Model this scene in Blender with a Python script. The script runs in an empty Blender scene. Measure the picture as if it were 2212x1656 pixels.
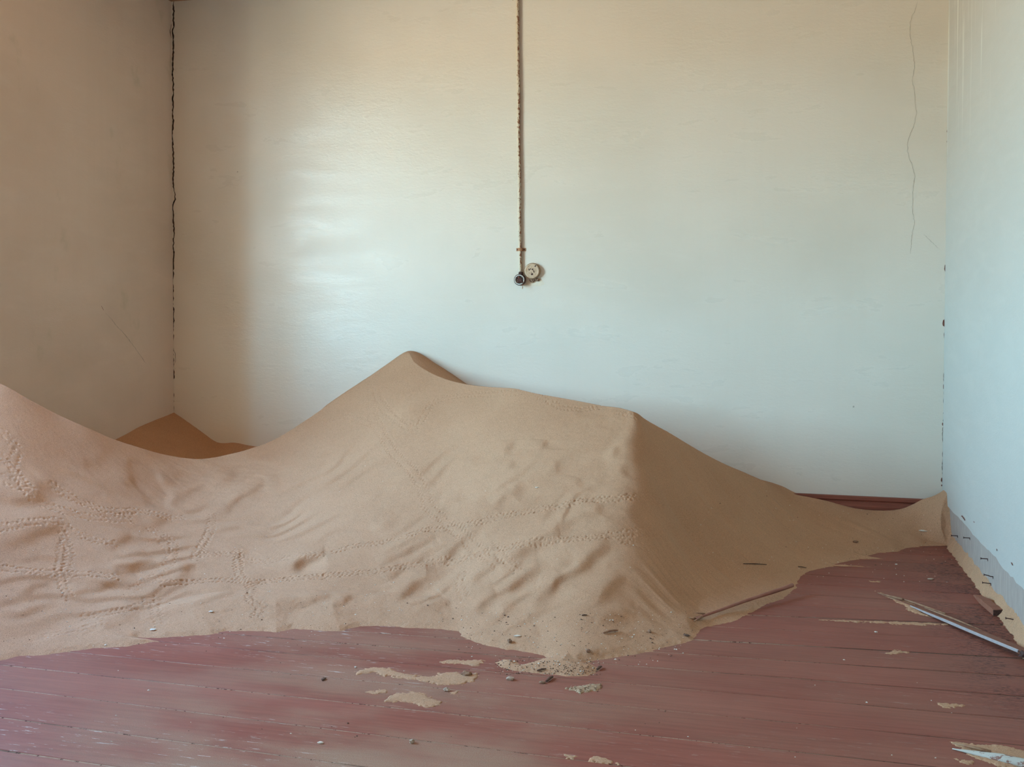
import bpy, bmesh, math, random
import numpy as np
from mathutils import Vector, Matrix

random.seed(4); RNG = np.random.default_rng(7)
SC = bpy.context.scene
COL = SC.collection
W, HH = 2212, 1656

# ------------------------------------------------------------------ camera
CAM_H = 1.30
F_PX = 2205.1
YAW, PITCH, ROLL = math.radians(13.764), math.radians(1.5288), math.radians(0.1208)
SHIFT = -122.57
def cam_axes():
    cy, sy = math.cos(YAW), math.sin(YAW)
    r = Vector((cy, sy, 0)); fw = Vector((-sy, cy, 0)); u = Vector((0, 0, 1))
    cp, sp = math.cos(PITCH), math.sin(PITCH)
    f2 = fw*cp - u*sp; u2 = u*cp + fw*sp
    cr, sr = math.cos(ROLL), math.sin(ROLL)
    return r*cr + u2*sr, f2, u2*cr - r*sr
AR, AF, AU = cam_axes()
cam = bpy.data.cameras.new('camera'); camo = bpy.data.objects.new('camera', cam); COL.objects.link(camo)
M = Matrix.Identity(4)
for i in range(3):
    M[i][0], M[i][1], M[i][2] = AR[i], AU[i], -AF[i]
M[2][3] = CAM_H
camo.matrix_world = M
cam.sensor_width = 36; cam.lens = 36*F_PX/W; cam.shift_y = SHIFT/W
cam.clip_start = 0.05; cam.clip_end = 200
SC.camera = camo

# ------------------------------------------------------------------ light
SC.view_settings.view_transform = 'Standard'; SC.view_settings.look = 'None'
SC.view_settings.gamma = 1; SC.view_settings.use_curve_mapping = False
SC.view_settings.exposure = 0.62
SKY_ZEN, SKY_HOR, GROUND = (.13, .35, .78), (.50, .93, 1.12), (0.95, 0.96, 0.77)
SKY_S, GROUND_S = 27.0, 15.0
world = bpy.data.worlds.new('desert_sky'); SC.world = world; world.use_nodes = True
wn = world.node_tree; wn.nodes.clear()
wo = wn.nodes.new('ShaderNodeOutputWorld'); bg = wn.nodes.new('ShaderNodeBackground')
tc = wn.nodes.new('ShaderNodeTexCoord'); sx = wn.nodes.new('ShaderNodeSeparateXYZ')
mr = wn.nodes.new('ShaderNodeMapRange'); mr.inputs[1].default_value = -1; mr.inputs[2].default_value = 1
rp = wn.nodes.new('ShaderNodeValToRGB')
els = rp.color_ramp.elements
def sc3(c, s): return (c[0]*s, c[1]*s, c[2]*s, 1)
els[0].position = 0.0; els[0].color = sc3(GROUND, GROUND_S/30)
e = els.new(0.49); e.color = sc3(GROUND, GROUND_S/30)
for pos_, c_ in ((0.505, SKY_HOR), (0.62, (.43, .83, 1.10)), (0.75, (.31, .66, 1.06)), (0.87, (.20, .48, .92)), (1.0, SKY_ZEN)):
    e = els.new(pos_) if pos_ < 1 else els[-1]
    e.position = pos_; e.color = sc3(c_, SKY_S/30)
bg.inputs[1].default_value = 30.0
wn.links.new(tc.outputs['Generated'], sx.inputs[0]); wn.links.new(sx.outputs[2], mr.inputs[0])
wn.links.new(mr.outputs[0], rp.inputs[0]); wn.links.new(rp.outputs[0], bg.inputs[0]); wn.links.new(bg.outputs[0], wo.inputs[0])
SC.cycles.max_bounces = 12; SC.cycles.diffuse_bounces = 8; SC.cycles.glossy_bounces = 3
SC.cycles.sample_clamp_indirect = 8.0

# ------------------------------------------------------------------ room measures
PB = 4.6519*CAM_H          # back wall
XL = -2.9207*CAM_H         # left wall
XR = 0.7535*CAM_H          # right wall
YF = -2.4                  # wall behind the camera
HB = 0.1497*CAM_H          # baseboard height
WT = 0.50                  # wall thickness
WINS = ((2.55, 4.32), (-1.7, -.2))   # left wall windows along y; the second is invented for fill light
WIN_Z0, WIN_Z1 = 1.00, 2.85
CAMV = Vector((0, 0, CAM_H))
def ray(px, py):
    return AR*((px - W/2)/F_PX) + AF + AU*((HH/2 - py + SHIFT)/F_PX)
def at_y(px, py, y):
    d = ray(px, py); return CAMV + d*(y/d.y)
def at_x(px, py, x):
    d = ray(px, py); return CAMV + d*(x/d.x)
def at_z(px, py, z=0.0):
    d = ray(px, py); return CAMV + d*((z - CAM_H)/d.z)
ZC = at_y(376, 3, PB).z    # ceiling height

for wy0, wy1 in WINS:
    p = bpy.data.lights.new('window_portal', 'AREA'); p.shape = 'RECTANGLE'
    p.size = WIN_Z1-WIN_Z0; p.size_y = wy1-wy0; p.cycles.is_portal = True
    po = bpy.data.objects.new('window_portal', p); COL.objects.link(po)
    po.location = (XL-WT*0.95, (wy0+wy1)/2, (WIN_Z0+WIN_Z1)/2); po.rotation_euler = (0, -math.pi/2, 0)

# ------------------------------------------------------------------ helpers
def tag(o, label=None, cat=None, group=None, kind=None):
    if label: o['label'] = label
    if cat: o['category'] = cat
    if group: o['group'] = group
    if kind: o['kind'] = kind
    return o
def link(name, me, parent=None, mat=None):
    o = bpy.data.objects.new(name, me); COL.objects.link(o)
    if mat is not None: me.materials.append(mat)
    if parent is not None: o.parent = parent
    return o
def obj(name, bm, mat=None, parent=None, smooth=False):
    me = bpy.data.meshes.new(name)
    bmesh.ops.recalc_face_normals(bm, faces=bm.faces)
    bm.to_mesh(me); bm.free()
    if smooth:
        for q in me.polygons: q.use_smooth = True
    return link(name, me, parent, mat)
def empty(name, loc=(0, 0, 0), parent=None):
    o = bpy.data.objects.new(name, None); COL.objects.link(o); o.location = loc
    o.empty_display_size = 0.1
    if parent is not None: o.parent = parent
    return o
def add_box(bm, x0, x1, y0, y1, z0, z1):
    v = [bm.verts.new((x, y, z)) for x in (x0, x1) for y in (y0, y1) for z in (z0, z1)]
    for f in ((0,1,3,2),(4,6,7,5),(0,4,5,1),(2,3,7,6),(0,2,6,4),(1,5,7,3)):
        bm.faces.new([v[i] for i in f])
    return v
def box(name, x0, x1, y0, y1, z0, z1, mat, parent=None):
    bm = bmesh.new(); add_box(bm, x0, x1, y0, y1, z0, z1); return obj(name, bm, mat, parent)
def add_tube(bm, pts, rad, n=14, cap=True):
    """tube through pts with radius per point"""
    rings = []; pts = [Vector(q) for q in pts]
    for i, q in enumerate(pts):
        t = (pts[min(i+1, len(pts)-1)] - pts[max(i-1, 0)]).normalized()
        a = t.cross(Vector((0, 0, 1)) if abs(t.z) < .9 else Vector((0, 1, 0))).normalized(); b = t.cross(a)
        r = rad[i] if hasattr(rad, '__len__') else rad
        rings.append([bm.verts.new(q + (a*math.cos(2*math.pi*k/n) + b*math.sin(2*math.pi*k/n))*r) for k in range(n)])
    for i in range(len(rings)-1):
        for k in range(n):
            bm.faces.new((rings[i][k], rings[i][(k+1)%n], rings[i+1][(k+1)%n], rings[i+1][k]))
    if cap:
        bm.faces.new(rings[0][::-1]); bm.faces.new(rings[-1])
def add_lathe(bm, prof, n=32, axis='y', origin=(0, 0, 0)):
    """prof: list of (radius, depth); revolved about the axis -y (towards the room)"""
    o = Vector(origin); rings = []
    for r, d in prof:
        if r < 1e-6: rings.append([bm.verts.new(o + Vector((0, -d, 0)))])
        else: rings.append([bm.verts.new(o + Vector((r*math.cos(2*math.pi*k/n), -d, r*math.sin(2*math.pi*k/n)))) for k in range(n)])
    for a, b in zip(rings, rings[1:]):
        for k in range(n):
            k2 = (k+1) % n
            if len(a) == 1 and len(b) == 1: continue
            if len(a) == 1: bm.faces.new((a[0], b[k], b[k2]))
            elif len(b) == 1: bm.faces.new((a[k], b[0], a[k2]))
            else: bm.faces.new((a[k], b[k], b[k2], a[k2]))
def add_lump(bm, c, r, sx=1, sy=1, sz=1, rot=0, jit=.25, sub=2, seed=0):
    rr = random.Random(seed)
    res = bmesh.ops.create_icosphere(bm, subdivisions=sub, radius=1)
    cr, sr = math.cos(rot), math.sin(rot)
    for v in res['verts']:
        k = 1 + rr.uniform(-jit, jit)
        x, y, z = v.co.x*r*sx*k, v.co.y*r*sy*k, v.co.z*r*sz*k
        v.co = Vector((c[0] + x*cr - y*sr, c[1] + x*sr + y*cr, c[2] + z))

# ------------------------------------------------------------------ material kit
class NT:
    def __init__(s, name):
        s.m = bpy.data.materials.new(name); s.m.use_nodes = True; s.t = s.m.node_tree
        s.b = s.t.nodes['Principled BSDF']; s.geo = s.n('ShaderNodeNewGeometry').outputs['Position']
    def n(s, k, **kw):
        q = s.t.nodes.new(k)
        for a, v in kw.items(): setattr(q, a, v)
        return q
    def l(s, a, b): s.t.links.new(a, b)
    def put(s, sock, v):
        if isinstance(v, bpy.types.NodeSocket): s.l(v, sock)
        elif isinstance(v, (tuple, list)) and len(v) == 3 and sock.type == 'RGBA': sock.default_value = (*v, 1)
        else: sock.default_value = v
    def scale(s, vec, loc=(0, 0, 0), v=None):
        q = s.n('ShaderNodeMapping'); s.l(v if v is not None else s.geo, q.inputs[0]); q.inputs[3].default_value = vec; q.inputs[1].default_value = loc
        return q.outputs[0]
    def noise(s, v, sc=1, det=4, rough=.55, dist=0.0):
        q = s.n('ShaderNodeTexNoise'); s.l(v, q.inputs['Vector'])
        q.inputs['Scale'].default_value = sc; q.inputs['Detail'].default_value = det
        q.inputs['Roughness'].default_value = rough; q.inputs['Distortion'].default_value = dist
        return q.outputs['Fac']
    def rng(s, v, a, b, c=0., d=1., smooth=True):
        q = s.n('ShaderNodeMapRange'); q.interpolation_type = 'SMOOTHSTEP' if smooth else 'LINEAR'
        s.l(v, q.inputs[0])
        for i, x in enumerate((a, b, c, d)): q.inputs[i+1].default_value = x
        return q.outputs[0]
    def math(s, op, a, b=0.0):
        q = s.n('ShaderNodeMath', operation=op); s.put(q.inputs[0], a); s.put(q.inputs[1], b); return q.outputs[0]
    def mix(s, f, a, b, mode='MIX'):
        q = s.n('ShaderNodeMix', data_type='RGBA', blend_type=mode)
        s.put(q.inputs[0], f); s.put(q.inputs[6], a); s.put(q.inputs[7], b); return q.outputs[2]
    def xyz(s):
        q = s.n('ShaderNodeSeparateXYZ'); s.l(s.geo, q.inputs[0]); return q.outputs
    def bump(s, h, strength=.3, dist=.01, prev=None):
        q = s.n('ShaderNodeBump'); s.l(h, q.inputs['Height']); q.inputs['Strength'].default_value = strength
        q.inputs['Distance'].default_value = dist
        if prev is not None: s.l(prev, q.inputs['Normal'])
        return q.outputs[0]
    def out(s, col, rough=.8, nrm=None, spec=None):
        s.put(s.b.inputs['Base Color'], col); s.put(s.b.inputs['Roughness'], rough)
        if nrm is not None: s.l(nrm, s.b.inputs['Normal'])
        if spec is not None: s.put(s.b.inputs['Specular IOR Level'], spec)
        return s.m
def simple(name, c1, c2, sc=40, rough=.7, bump=.2, stretch=(1, 1, 1), spec=.4):
    t = NT(name); v = t.scale(stretch); nz = t.noise(v, sc, 5)
    return t.out(t.mix(t.rng(nz, .35, .65), c1, c2), rough, t.bump(nz, bump, .003), spec)

def wall_mat(name, axis, base, light, dark, drips=False, stains=0.0, rough=(.34, .60)):
    """old distempered / oil painted plaster; axis = the horizontal axis of the wall"""
    t = NT(name)
    hs = (1.1, 1.1, 4.2)
    hx = t.scale(hs)
    big = t.noise(t.scale((.9, .9, 1.3)), 1.0, 4, .5)
    streak = t.noise(hx, 2.2, 6, .62, .4)
    fine = t.noise(t.scale((12, 12, 27)), 3.0, 6, .68, .6)
    col = t.mix(t.rng(big, .35, .68), base, dark)
    col = t.mix(t.math('MULTIPLY', t.rng(streak, .50, .80), .30), col, light)
    # vertical brush wash
    wash = t.noise(t.scale((9, 9, .35)), 1.4, 4, .6)
    col = t.mix(t.math('MULTIPLY', t.rng(wash, .45, .75), .16), col, dark)
    # yellow spots, dark pits
    ye = t.noise(t.scale((3, 3, 7), (5, 3, 1)), 4, 5, .65)
    col = t.mix(t.math('MULTIPLY', t.rng(ye, .70, .78), .30), col, (.78, .70, .50))
    pit = t.n('ShaderNodeTexVoronoi'); t.l(t.scale((1, 1, 1)), pit.inputs['Vector']); pit.inputs['Scale'].default_value = 5.5
    pn = t.noise(t.scale((1, 1, 1), (3, 1, 7)), 60, 3)
    pd = t.math('ADD', pit.outputs['Distance'], t.math('MULTIPLY', t.math('SUBTRACT', pn, .5), .07))
    sel = t.n('ShaderNodeSeparateColor'); t.l(pit.outputs['Color'], sel.inputs[0])
    pm = t.math('MULTIPLY', t.rng(pd, .02, .033, 1, 0), t.math('GREATER_THAN', sel.outputs[0], .72))
    col = t.mix(t.math('MULTIPLY', pm, .55), col, t.mix(t.math('GREATER_THAN', sel.outputs[1], .5), (.22, .17, .12), (.80, .80, .72)))
    if stains:
        st = t.noise(t.scale((2.2, 2.2, 1.6), (2, 9, 4)), 1.6, 5, .6)
        col = t.mix(t.math('MULTIPLY', t.rng(st, .6, .72), stains), col, (.48, .42, .30))
    if drips:
        X, Y, Z = t.xyz()
        dr = t.noise(t.scale((0, 1, .03)), 16, 3, .7)
        fade = t.math('MULTIPLY', t.rng(Z, 1.9, 2.9), t.rng(Y, 4.75, 5.0))
        col = t.mix(t.math('MULTIPLY', t.math('MULTIPLY', t.rng(dr, .55, .60), fade), .6), col, (.82, .82, .74))
        sc_ = t.noise(t.scale((1, 9, 1.4), (0, 2, 5)), 4, 5, .65)
        col = t.mix(t.math('MULTIPLY', t.rng(sc_, .72, .80), .4), col, (.20, .17, .15))
    b = t.bump(streak, .10, .02); b = t.bump(fine, .26, .004, b)
    b = t.bump(t.noise(t.geo, 90, 3), .10, .002, b)
    return t.out(col, t.rng(streak, .35, .7, rough[1], rough[0]), b, .5)

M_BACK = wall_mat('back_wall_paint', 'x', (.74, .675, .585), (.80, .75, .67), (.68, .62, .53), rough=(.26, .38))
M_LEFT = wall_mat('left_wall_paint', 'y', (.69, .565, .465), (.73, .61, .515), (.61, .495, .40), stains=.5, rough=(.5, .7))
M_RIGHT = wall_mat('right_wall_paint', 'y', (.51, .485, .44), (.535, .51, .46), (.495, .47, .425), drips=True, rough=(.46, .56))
M_CEIL = simple('ceiling_boards_paint', (.45, .27, .165), (.38, .22, .13), 8, .8)
M_FRONT = simple('front_wall_paint', (.50, .33, .22), (.44, .29, .19), 3, .8)
M_BARE = None
def bare():
    t = NT('bare_plaster_strip'); n1 = t.noise(t.scale((1, 5, 1.2)), 9, 6, .65); n2 = t.noise(t.scale((1, 14, 2.0), (1, 2, 3)), 9, 4, .7)
    c = t.mix(t.rng(n1, .35, .7), (.36, .285, .245), (.42, .34, .29))
    c = t.mix(t.math('MULTIPLY', t.rng(n2, .68, .76), .7), c, (.22, .12, .08))
    return t.out(c, .9, t.bump(n1, .3, .004), .2)
M_BARE = bare()
def wood_paint(name, c, worn, dirt=True):
    t = NT(name); X, Y, Z = t.xyz()
    gr = t.noise(t.scale((1.2, 22, 22)), 3.0, 6, .6, .3)
    mid = t.noise(t.scale((1.0, 2.2, 1)), 1.7, 5, .6)
    info = t.n('ShaderNodeObjectInfo')
    rn = t.math('MULTIPLY', t.math('SUBTRACT', info.outputs['Random'], .5), .14)
    hsv = t.n('ShaderNodeHueSaturation'); t.put(hsv.inputs['Color'], t.mix(t.rng(gr, .3, .72), c, tuple(k*.80 for k in c)))
    t.put(hsv.inputs['Value'], t.math('ADD', 1.0, rn)); col = hsv.outputs[0]
    col = t.mix(t.math('MULTIPLY', t.rng(mid, .45, .75), .45), col, worn)
    if dirt:
        # blown sand dust lying on the boards
        du = t.noise(t.scale((.8, 1.6, 1), (3, 1, 0)), 1.5, 4, .55); gd = t.noise(t.geo, 420, 2, .6)
        dd = t.math('MULTIPLY', t.rng(du, .36, .62), t.rng(gd, .30, .62, .25, 1))
        # more dust in the middle of the floor, in front of the drift
        cx = t.math('ABSOLUTE', t.math('ADD', X, 1.15)); dm = t.math('MULTIPLY', t.rng(cx, .25, 1.1, 1, .25), t.rng(Y, 2.2, 3.6, 1, .45))
        col = t.mix(t.math('MULTIPLY', t.math('MULTIPLY', dd, dm), .80), col, (.42, .31, .20))
        # black mould specks beside the right wall
        sp = t.noise(t.scale((18, 60, 1)), 2.2, 5, .75); spm = t.noise(t.scale((2, 3, 1)), 1.5, 3)
        k = t.math('MULTIPLY', t.math('MULTIPLY', t.rng(sp, .49, .56), t.rng(X, .52, .95)), t.rng(spm, .36, .54))
        k = t.math('MULTIPLY', k, t.rng(Y, 3.2, 3.8))
        col = t.mix(t.math('MULTIPLY', k, .85), col, (.018, .010, .012))
        # pale scratches, mostly on the left
        s1 = t.noise(t.scale((5, 45, 1), (7, 2, 0)), 2.0, 6, .72); s2 = t.noise(t.scale((.7, 1.4, 1), (1, 8, 0)), 1.6, 2)
        k2 = t.math('MULTIPLY', t.rng(s1, .60, .645), t.math('MULTIPLY', t.rng(s2, .42, .58), t.rng(X, -1.6, -.6, 1, .25)))
        col = t.mix(t.math('MULTIPLY', k2, .8), col, (.62, .55, .47))
    ro = t.rng(mid, .3, .7, .50, .66)
    return t.out(col, ro, t.bump(gr, .25, .003), .12)
M_PLANK = wood_paint('red_brown_floor_paint', (.292, .092, .062), (.340, .122, .084))
M_BASE = wood_paint('baseboard_paint', (.27, .088, .058), (.30, .11, .075), dirt=False)
def joint():
    t = NT('joint_fill'); a = t.noise(t.scale((2.2, 1, 1)), 1.6, 3); b = t.noise(t.scale((30, 4, 1)), 2, 4, .7)
    X, Y, Z = t.xyz()
    pale = t.math('MULTIPLY', t.math('MULTIPLY', t.rng(X, -.3, .5, 1.0, .18), t.rng(b, .36, .46)), t.rng(a, .30, .55, .25, 1.0))
    return t.out(t.mix(pale, (.050, .022, .015), t.mix(t.noise(t.scale((14, 1, 1)), 3, 4, .7), (.20, .09, .06), (.55, .40, .27))), .95, None, .1)
M_JOINT = joint()
def sandm(name, c1, c2, coarse=False):
    t = NT(name)
    g1 = t.noise(t.geo, 330, 2, .6); g2 = t.noise(t.geo, 3.0, 4, .55); g3 = t.noise(t.geo, 120, 3, .6)
    col = t.mix(t.rng(g2, .3, .7), c1, c2)
    col = t.mix(t.math('MULTIPLY', t.rng(g1, .54, .68), .60), col, tuple(k*.42 for k in c1))
    col = t.mix(t.math('MULTIPLY', t.rng(g1, .46, .32), .50), col, tuple(min(1, k*1.45) for k in c2))
    if coarse:
        v = t.n('ShaderNodeTexVoronoi'); t.l(t.geo, v.inputs['Vector']); v.inputs['Scale'].default_value = 170
        q = t.n('ShaderNodeSeparateColor'); t.l(v.outputs['Color'], q.inputs[0])
        col = t.mix(t.math('GREATER_THAN', q.outputs[0], .80), col, (.46, .33, .21))
        col = t.mix(t.math('GREATER_THAN', q.outputs[1], .80), col, (.16, .09, .05))
    b = t.bump(g3, .12, .004); b = t.bump(g1, .30, .0022, b)
    return t.out(col, .95, b, .15)
SAND1, SAND2 = (.452, .250, .143), (.490, .279, .163)
M_SAND = sandm('dune_sand', SAND1, SAND2)
M_GRAV = sandm('coarse_sand', (.34, .20, .115), (.40, .25, .15), True)

# ------------------------------------------------------------------ shell
fl = box('floor', XL-WT, XR+WT, YF-WT, PB+WT, -.12, -.0016, M_JOINT); tag(fl, kind='structure')
box_ce = box('ceiling', XL-WT, XR+WT, YF-WT, PB+WT, ZC, ZC+.12, M_CEIL); tag(box_ce, kind='structure')
wb = box('wall_back', XL-WT, XR+WT, PB, PB+WT, -.12, ZC, M_BACK); tag(wb, kind='structure')
wf = box('wall_front', XL-WT, XR+WT, YF-WT, YF, -.12, ZC, M_FRONT); tag(wf, kind='structure')
bm = bmesh.new()
yy = [YF] + sorted(v for w_ in WINS for v in w_) + [PB]
for a, b in zip(yy[0::2], yy[1::2]): add_box(bm, XL-WT, XL, a, b, -.12, ZC)
for a, b in WINS: add_box(bm, XL-WT, XL, a, b, -.12, WIN_Z0); add_box(bm, XL-WT, XL, a, b, WIN_Z1, ZC)
wl = obj('wall_left', bm, M_LEFT); tag(wl, kind='structure')
# right wall: painted plaster down to where the baseboard was torn off, bare strip below
bm = bmesh.new()
ys = np.linspace(YF, PB, 190); rr = random.Random(3); zb = []
z = 0
for y in ys:
    z = .7*z + rr.uniform(-.004, .004); zb.append(HB + z + (.006 if rr.random() < .06 else 0))
lo = [(bm.verts.new((XR, y, zz)), bm.verts.new((XR+.02, y, zz-.003))) for y, zz in zip(ys, zb)]
hi = [bm.verts.new((XR, y, ZC)) for y in ys]
for i in range(len(ys)-1):
    bm.faces.new((lo[i][0], lo[i+1][0], hi[i+1], hi[i])); bm.faces.new((lo[i][0], lo[i][1], lo[i+1][1], lo[i+1][0]))
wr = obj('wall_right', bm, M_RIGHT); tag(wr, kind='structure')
st = box('bare_plaster_strip', XR+.009, XR+.06, YF, PB, -.12, HB+.02, M_BARE, wr)
bk = box('wall_core', XR+.06, XR+WT, YF, PB, -.12, ZC, M_BARE, wr)
# left wall windows, out of frame; the second is added to brighten the room
M_WIN = simple('window_paint', (.6, .58, .52), (.5, .47, .40))
for k, (WIN_Y0, WIN_Y1) in enumerate(WINS):
    bm = bmesh.new(); xw0, xw1 = XL-WT*.8, XL-WT*.8+.07
    ym = (WIN_Y0+WIN_Y1)/2; zt = WIN_Z1-.55
    add_box(bm, xw0, xw1, WIN_Y0, WIN_Y0+.06, WIN_Z0, WIN_Z1); add_box(bm, xw0, xw1, WIN_Y1-.06, WIN_Y1, WIN_Z0, WIN_Z1)
    add_box(bm, xw0, xw1, WIN_Y0+.06, WIN_Y1-.06, WIN_Z0, WIN_Z0+.06); add_box(bm, xw0, xw1, WIN_Y0+.06, WIN_Y1-.06, WIN_Z1-.06, WIN_Z1)
    add_box(bm, xw0, xw1, ym-.035, ym+.035, WIN_Z0+.06, WIN_Z1-.06)
    add_box(bm, xw0, xw1, WIN_Y0+.06, ym-.035, zt-.03, zt+.03); add_box(bm, xw0, xw1, ym+.035, WIN_Y1-.06, zt-.03, zt+.03)
    tag(obj('window_%d' % (k+1), bm, M_WIN), kind='structure')

# floor boards: one object per plank, joints where the photograph shows them
def s3(a, b): return (1400+a/2.724, 1156+b/2.724)
def s2(a, b): return (700+a/3.16, 1156+b/3.16)
def s1(a, b): return (a/3.16, 1156+b/3.16)
JL = [[s3(600,468), s3(1000,483), s3(1450,500), s3(1900,520), s3(2160,530)],
      [s3(300,610), s3(900,650), s3(1500,683), s3(2000,707)],
      [s3(0,785), s3(500,820), s3(1400,880), s3(2212,935), s2(0,710), s2(1000,805)],
      [s3(0,900), s3(500,938), s3(1000,975), s3(1700,1027), s3(2212,1060), s2(0,830), s2(1000,930), s1(920,690)],
      [s3(0,1035), s3(500,1075), s3(1000,1115), s3(1400,1150), s3(2212,1215), s2(0,970), s2(1100,1080), s1(600,795), s1(1500,890)],
      [s3(0,1185), s3(700,1250), s3(1200,1300), s2(0,1120), s2(1000,1235), s1(150,895), s1(1000,990)],
      [s2(0,1310), s2(960,1445), s2(2000,1560), s1(0,1040), s1(1000,1165)],
      [s1(0,1240), s1(960,1370), s1(2212,1540)]]
def fitline(pts):
    q = [at_z(*p_) for p_ in pts]; x = np.array([v.x for v in q]); y = np.array([v.y for v in q])
    m, c = np.polyfit(x, y, 1); return m, c
ml = [fitline(q) for q in JL]
joints = []
far = [((ml[0][0]*.6)*max(0, 1-i*.25), ml[0][1] + .176*i) for i in range(1, 11)]
far = [f_ for f_ in far if f_[1] < PB-.05]
mid01 = ((ml[0][0]+ml[1][0])/2, (ml[0][1]+ml[1][1])/2); mid12 = ((ml[1][0]+ml[2][0])/2, (ml[1][1]+ml[2][1])/2)
joints = [(0, PB)] + far[::-1] + [ml[0], mid01, ml[1], mid12, ml[2]] + ml[3:]
m_, c_ = joints[-1]
while c_ > .4:
    c_ -= .19; joints.append((m_, c_))
WIDE = {round(ml[0][1], 4): .0052, round(ml[1][1], 4): .0042}
for (ma, ca), (mb, cb) in zip(joints, joints[1:]):
    ga = WIDE.get(round(ca, 4), .0021); gb = WIDE.get(round(cb, 4), .0021)
    bm = bmesh.new(); N = 40; xs = np.linspace(XL, XR+.008, N); rr = random.Random(int(ca*1000)); tilt = rr.uniform(-.0007, .0007)
    rows = []
    for x in xs:
        ya = ma*x + ca - ga - rr.uniform(0, .0014); yb = mb*x + cb + gb + rr.uniform(0, .0014)
        zt_ = tilt + rr.uniform(-.0003, .0003)
        rows.append([bm.verts.new(v) for v in ((x, ya, -.02), (x, ya, zt_-.0016), (x, ya-.002, zt_), (x, yb+.002, -zt_), (x, yb, -zt_-.0016), (x, yb, -.02))])
    for a, b in zip(rows, rows[1:]):
        for k in range(5): bm.faces.new((a[k], a[k+1], b[k+1], b[k]))
    bm.faces.new(rows[0]); bm.faces.new(rows[-1][::-1])
    obj('plank', bm, M_PLANK, fl)

# profiled baseboard on the back wall
prof = [(0, 0), (.024, 0), (.024, HB*.52), (.020, HB*.56), (.020, HB*.60), (.028, HB*.64), (.030, HB*.72), (.026, HB*.78), (.018, HB*.82), (.018, HB*.86),
        (.026, HB*.90), (.026, HB*.985), (.022, HB), (0, HB)]
bm = bmesh.new()
ra = [bm.verts.new((XL, PB-d, zz)) for d, zz in prof]; rb = [bm.verts.new((XR, PB-d, zz)) for d, zz in prof]
for i in range(len(prof)):
    j = (i+1) % len(prof); bm.faces.new((ra[i], ra[j], rb[j], rb[i]))
bm.faces.new(ra[::-1]); bm.faces.new(rb)
tag(obj('baseboard_back', bm, M_BASE), kind='structure')

# ------------------------------------------------------------------ sand
def catmull(xs, ys, q):
    xs = np.asarray(xs, float); ys = np.asarray(ys, float)
    d = np.diff(ys)/np.diff(xs); m = np.empty_like(ys); m[0] = d[0]; m[-1] = d[-1]
    m[1:-1] = np.where(d[1:]*d[:-1] > 0, 2*d[1:]*d[:-1]/(d[1:]+d[:-1]+1e-12), 0)
    q = np.clip(q, xs[0], xs[-1]); i = np.clip(np.searchsorted(xs, q)-1, 0, len(xs)-2)
    h = xs[i+1]-xs[i]; t = (q-xs[i])/h
    return ((2*t**3-3*t**2+1)*ys[i] + (t**3-2*t**2+t)*h*m[i] + (-2*t**3+3*t**2)*ys[i+1] + (t**3-t**2)*h*m[i+1])
class TPS:
    def __init__(s, pts, smooth=1e-4):
        P_ = np.array([(q[0], q[1]) for q in pts], float); zz = np.array([q[2] for q in pts], float); n = len(P_)
        r2 = ((P_[:, None]-P_[None])**2).sum(-1); K = .5*r2*np.log(r2+1e-12) + smooth*np.eye(n)
        A = np.zeros((n+3, n+3)); A[:n, :n] = K; A[:n, n] = 1; A[:n, n+1:] = P_; A[n:, :n] = A[:n, n:].T
        s.w = np.linalg.solve(A, np.r_[zz, 0, 0, 0]); s.P = P_
    def __call__(s, x, y):
        out = s.w[-3] + s.w[-2]*x + s.w[-1]*y
        for (a, b), w in zip(s.P, s.w[:-3]):
            r2 = (x-a)**2 + (y-b)**2; out = out + (.5*w)*r2*np.log(r2+1e-12)
        return out
CONTACT = [(-420,1480),(-200,1446),(0,1426),(41,1417),(96,1416),(152,1406),(202,1400),(272,1396),(316,1390),(342,1384),(318,1380),(300,1377),(348,1377),(411,1374),(456,1370),(490,1363),
 (554,1363),(598,1365),(633,1358),(660,1359),(700,1363),(735,1363),(779,1352),(827,1352),(890,1356),(953,1358),(990,1363),(996,1369),(992,1374),(1016,1382),(1048,1393),(1096,1403),
 (1143,1409),(1175,1415),(1181,1420),(1149,1429),(1124,1435),(1115,1426),(1089,1423),(1069,1431),(1080,1442),(1121,1450),(1175,1455),(1222,1461),(1270,1460),(1298,1446),
 (1285,1438),(1266,1430),(1301,1425),(1349,1417),(1400,1407),(1448,1395),(1495,1384),(1501,1376),(1517,1356),(1545,1349),(1584,1343),(1617,1325),(1657,1305),(1694,1292),(1719,1270),(1730,1244),
 (1749,1233),(1800,1223),(1888,1224),(1806,1219),(1833,1211),(1859,1206.5),(1914,1206.5),(1866,1201),(1896,1194.5),(1940,1191),(1958,1183.5),(2002,1178.8),(2046,1178),
 (2061,1189),(2078,1205),(2094,1222),(2114,1244),(2126,1262),(2146,1288),(2163,1312),(2180,1340),(2195,1368),(2207,1394),(2226,1440)]
CP = [at_z(*c) for c in CONTACT]
for v in CP[-11:]: v.x = min(v.x-.006, XR-.024)      # the sand strip along the foot of the right wall
def contact_y(px):
    c = sorted([(a, b) for a, b in CONTACT if not (1069 <= a < 1298 and b > 1420)]); return float(np.interp(px, [a for a, b in c], [b for a, b in c]))
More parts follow.
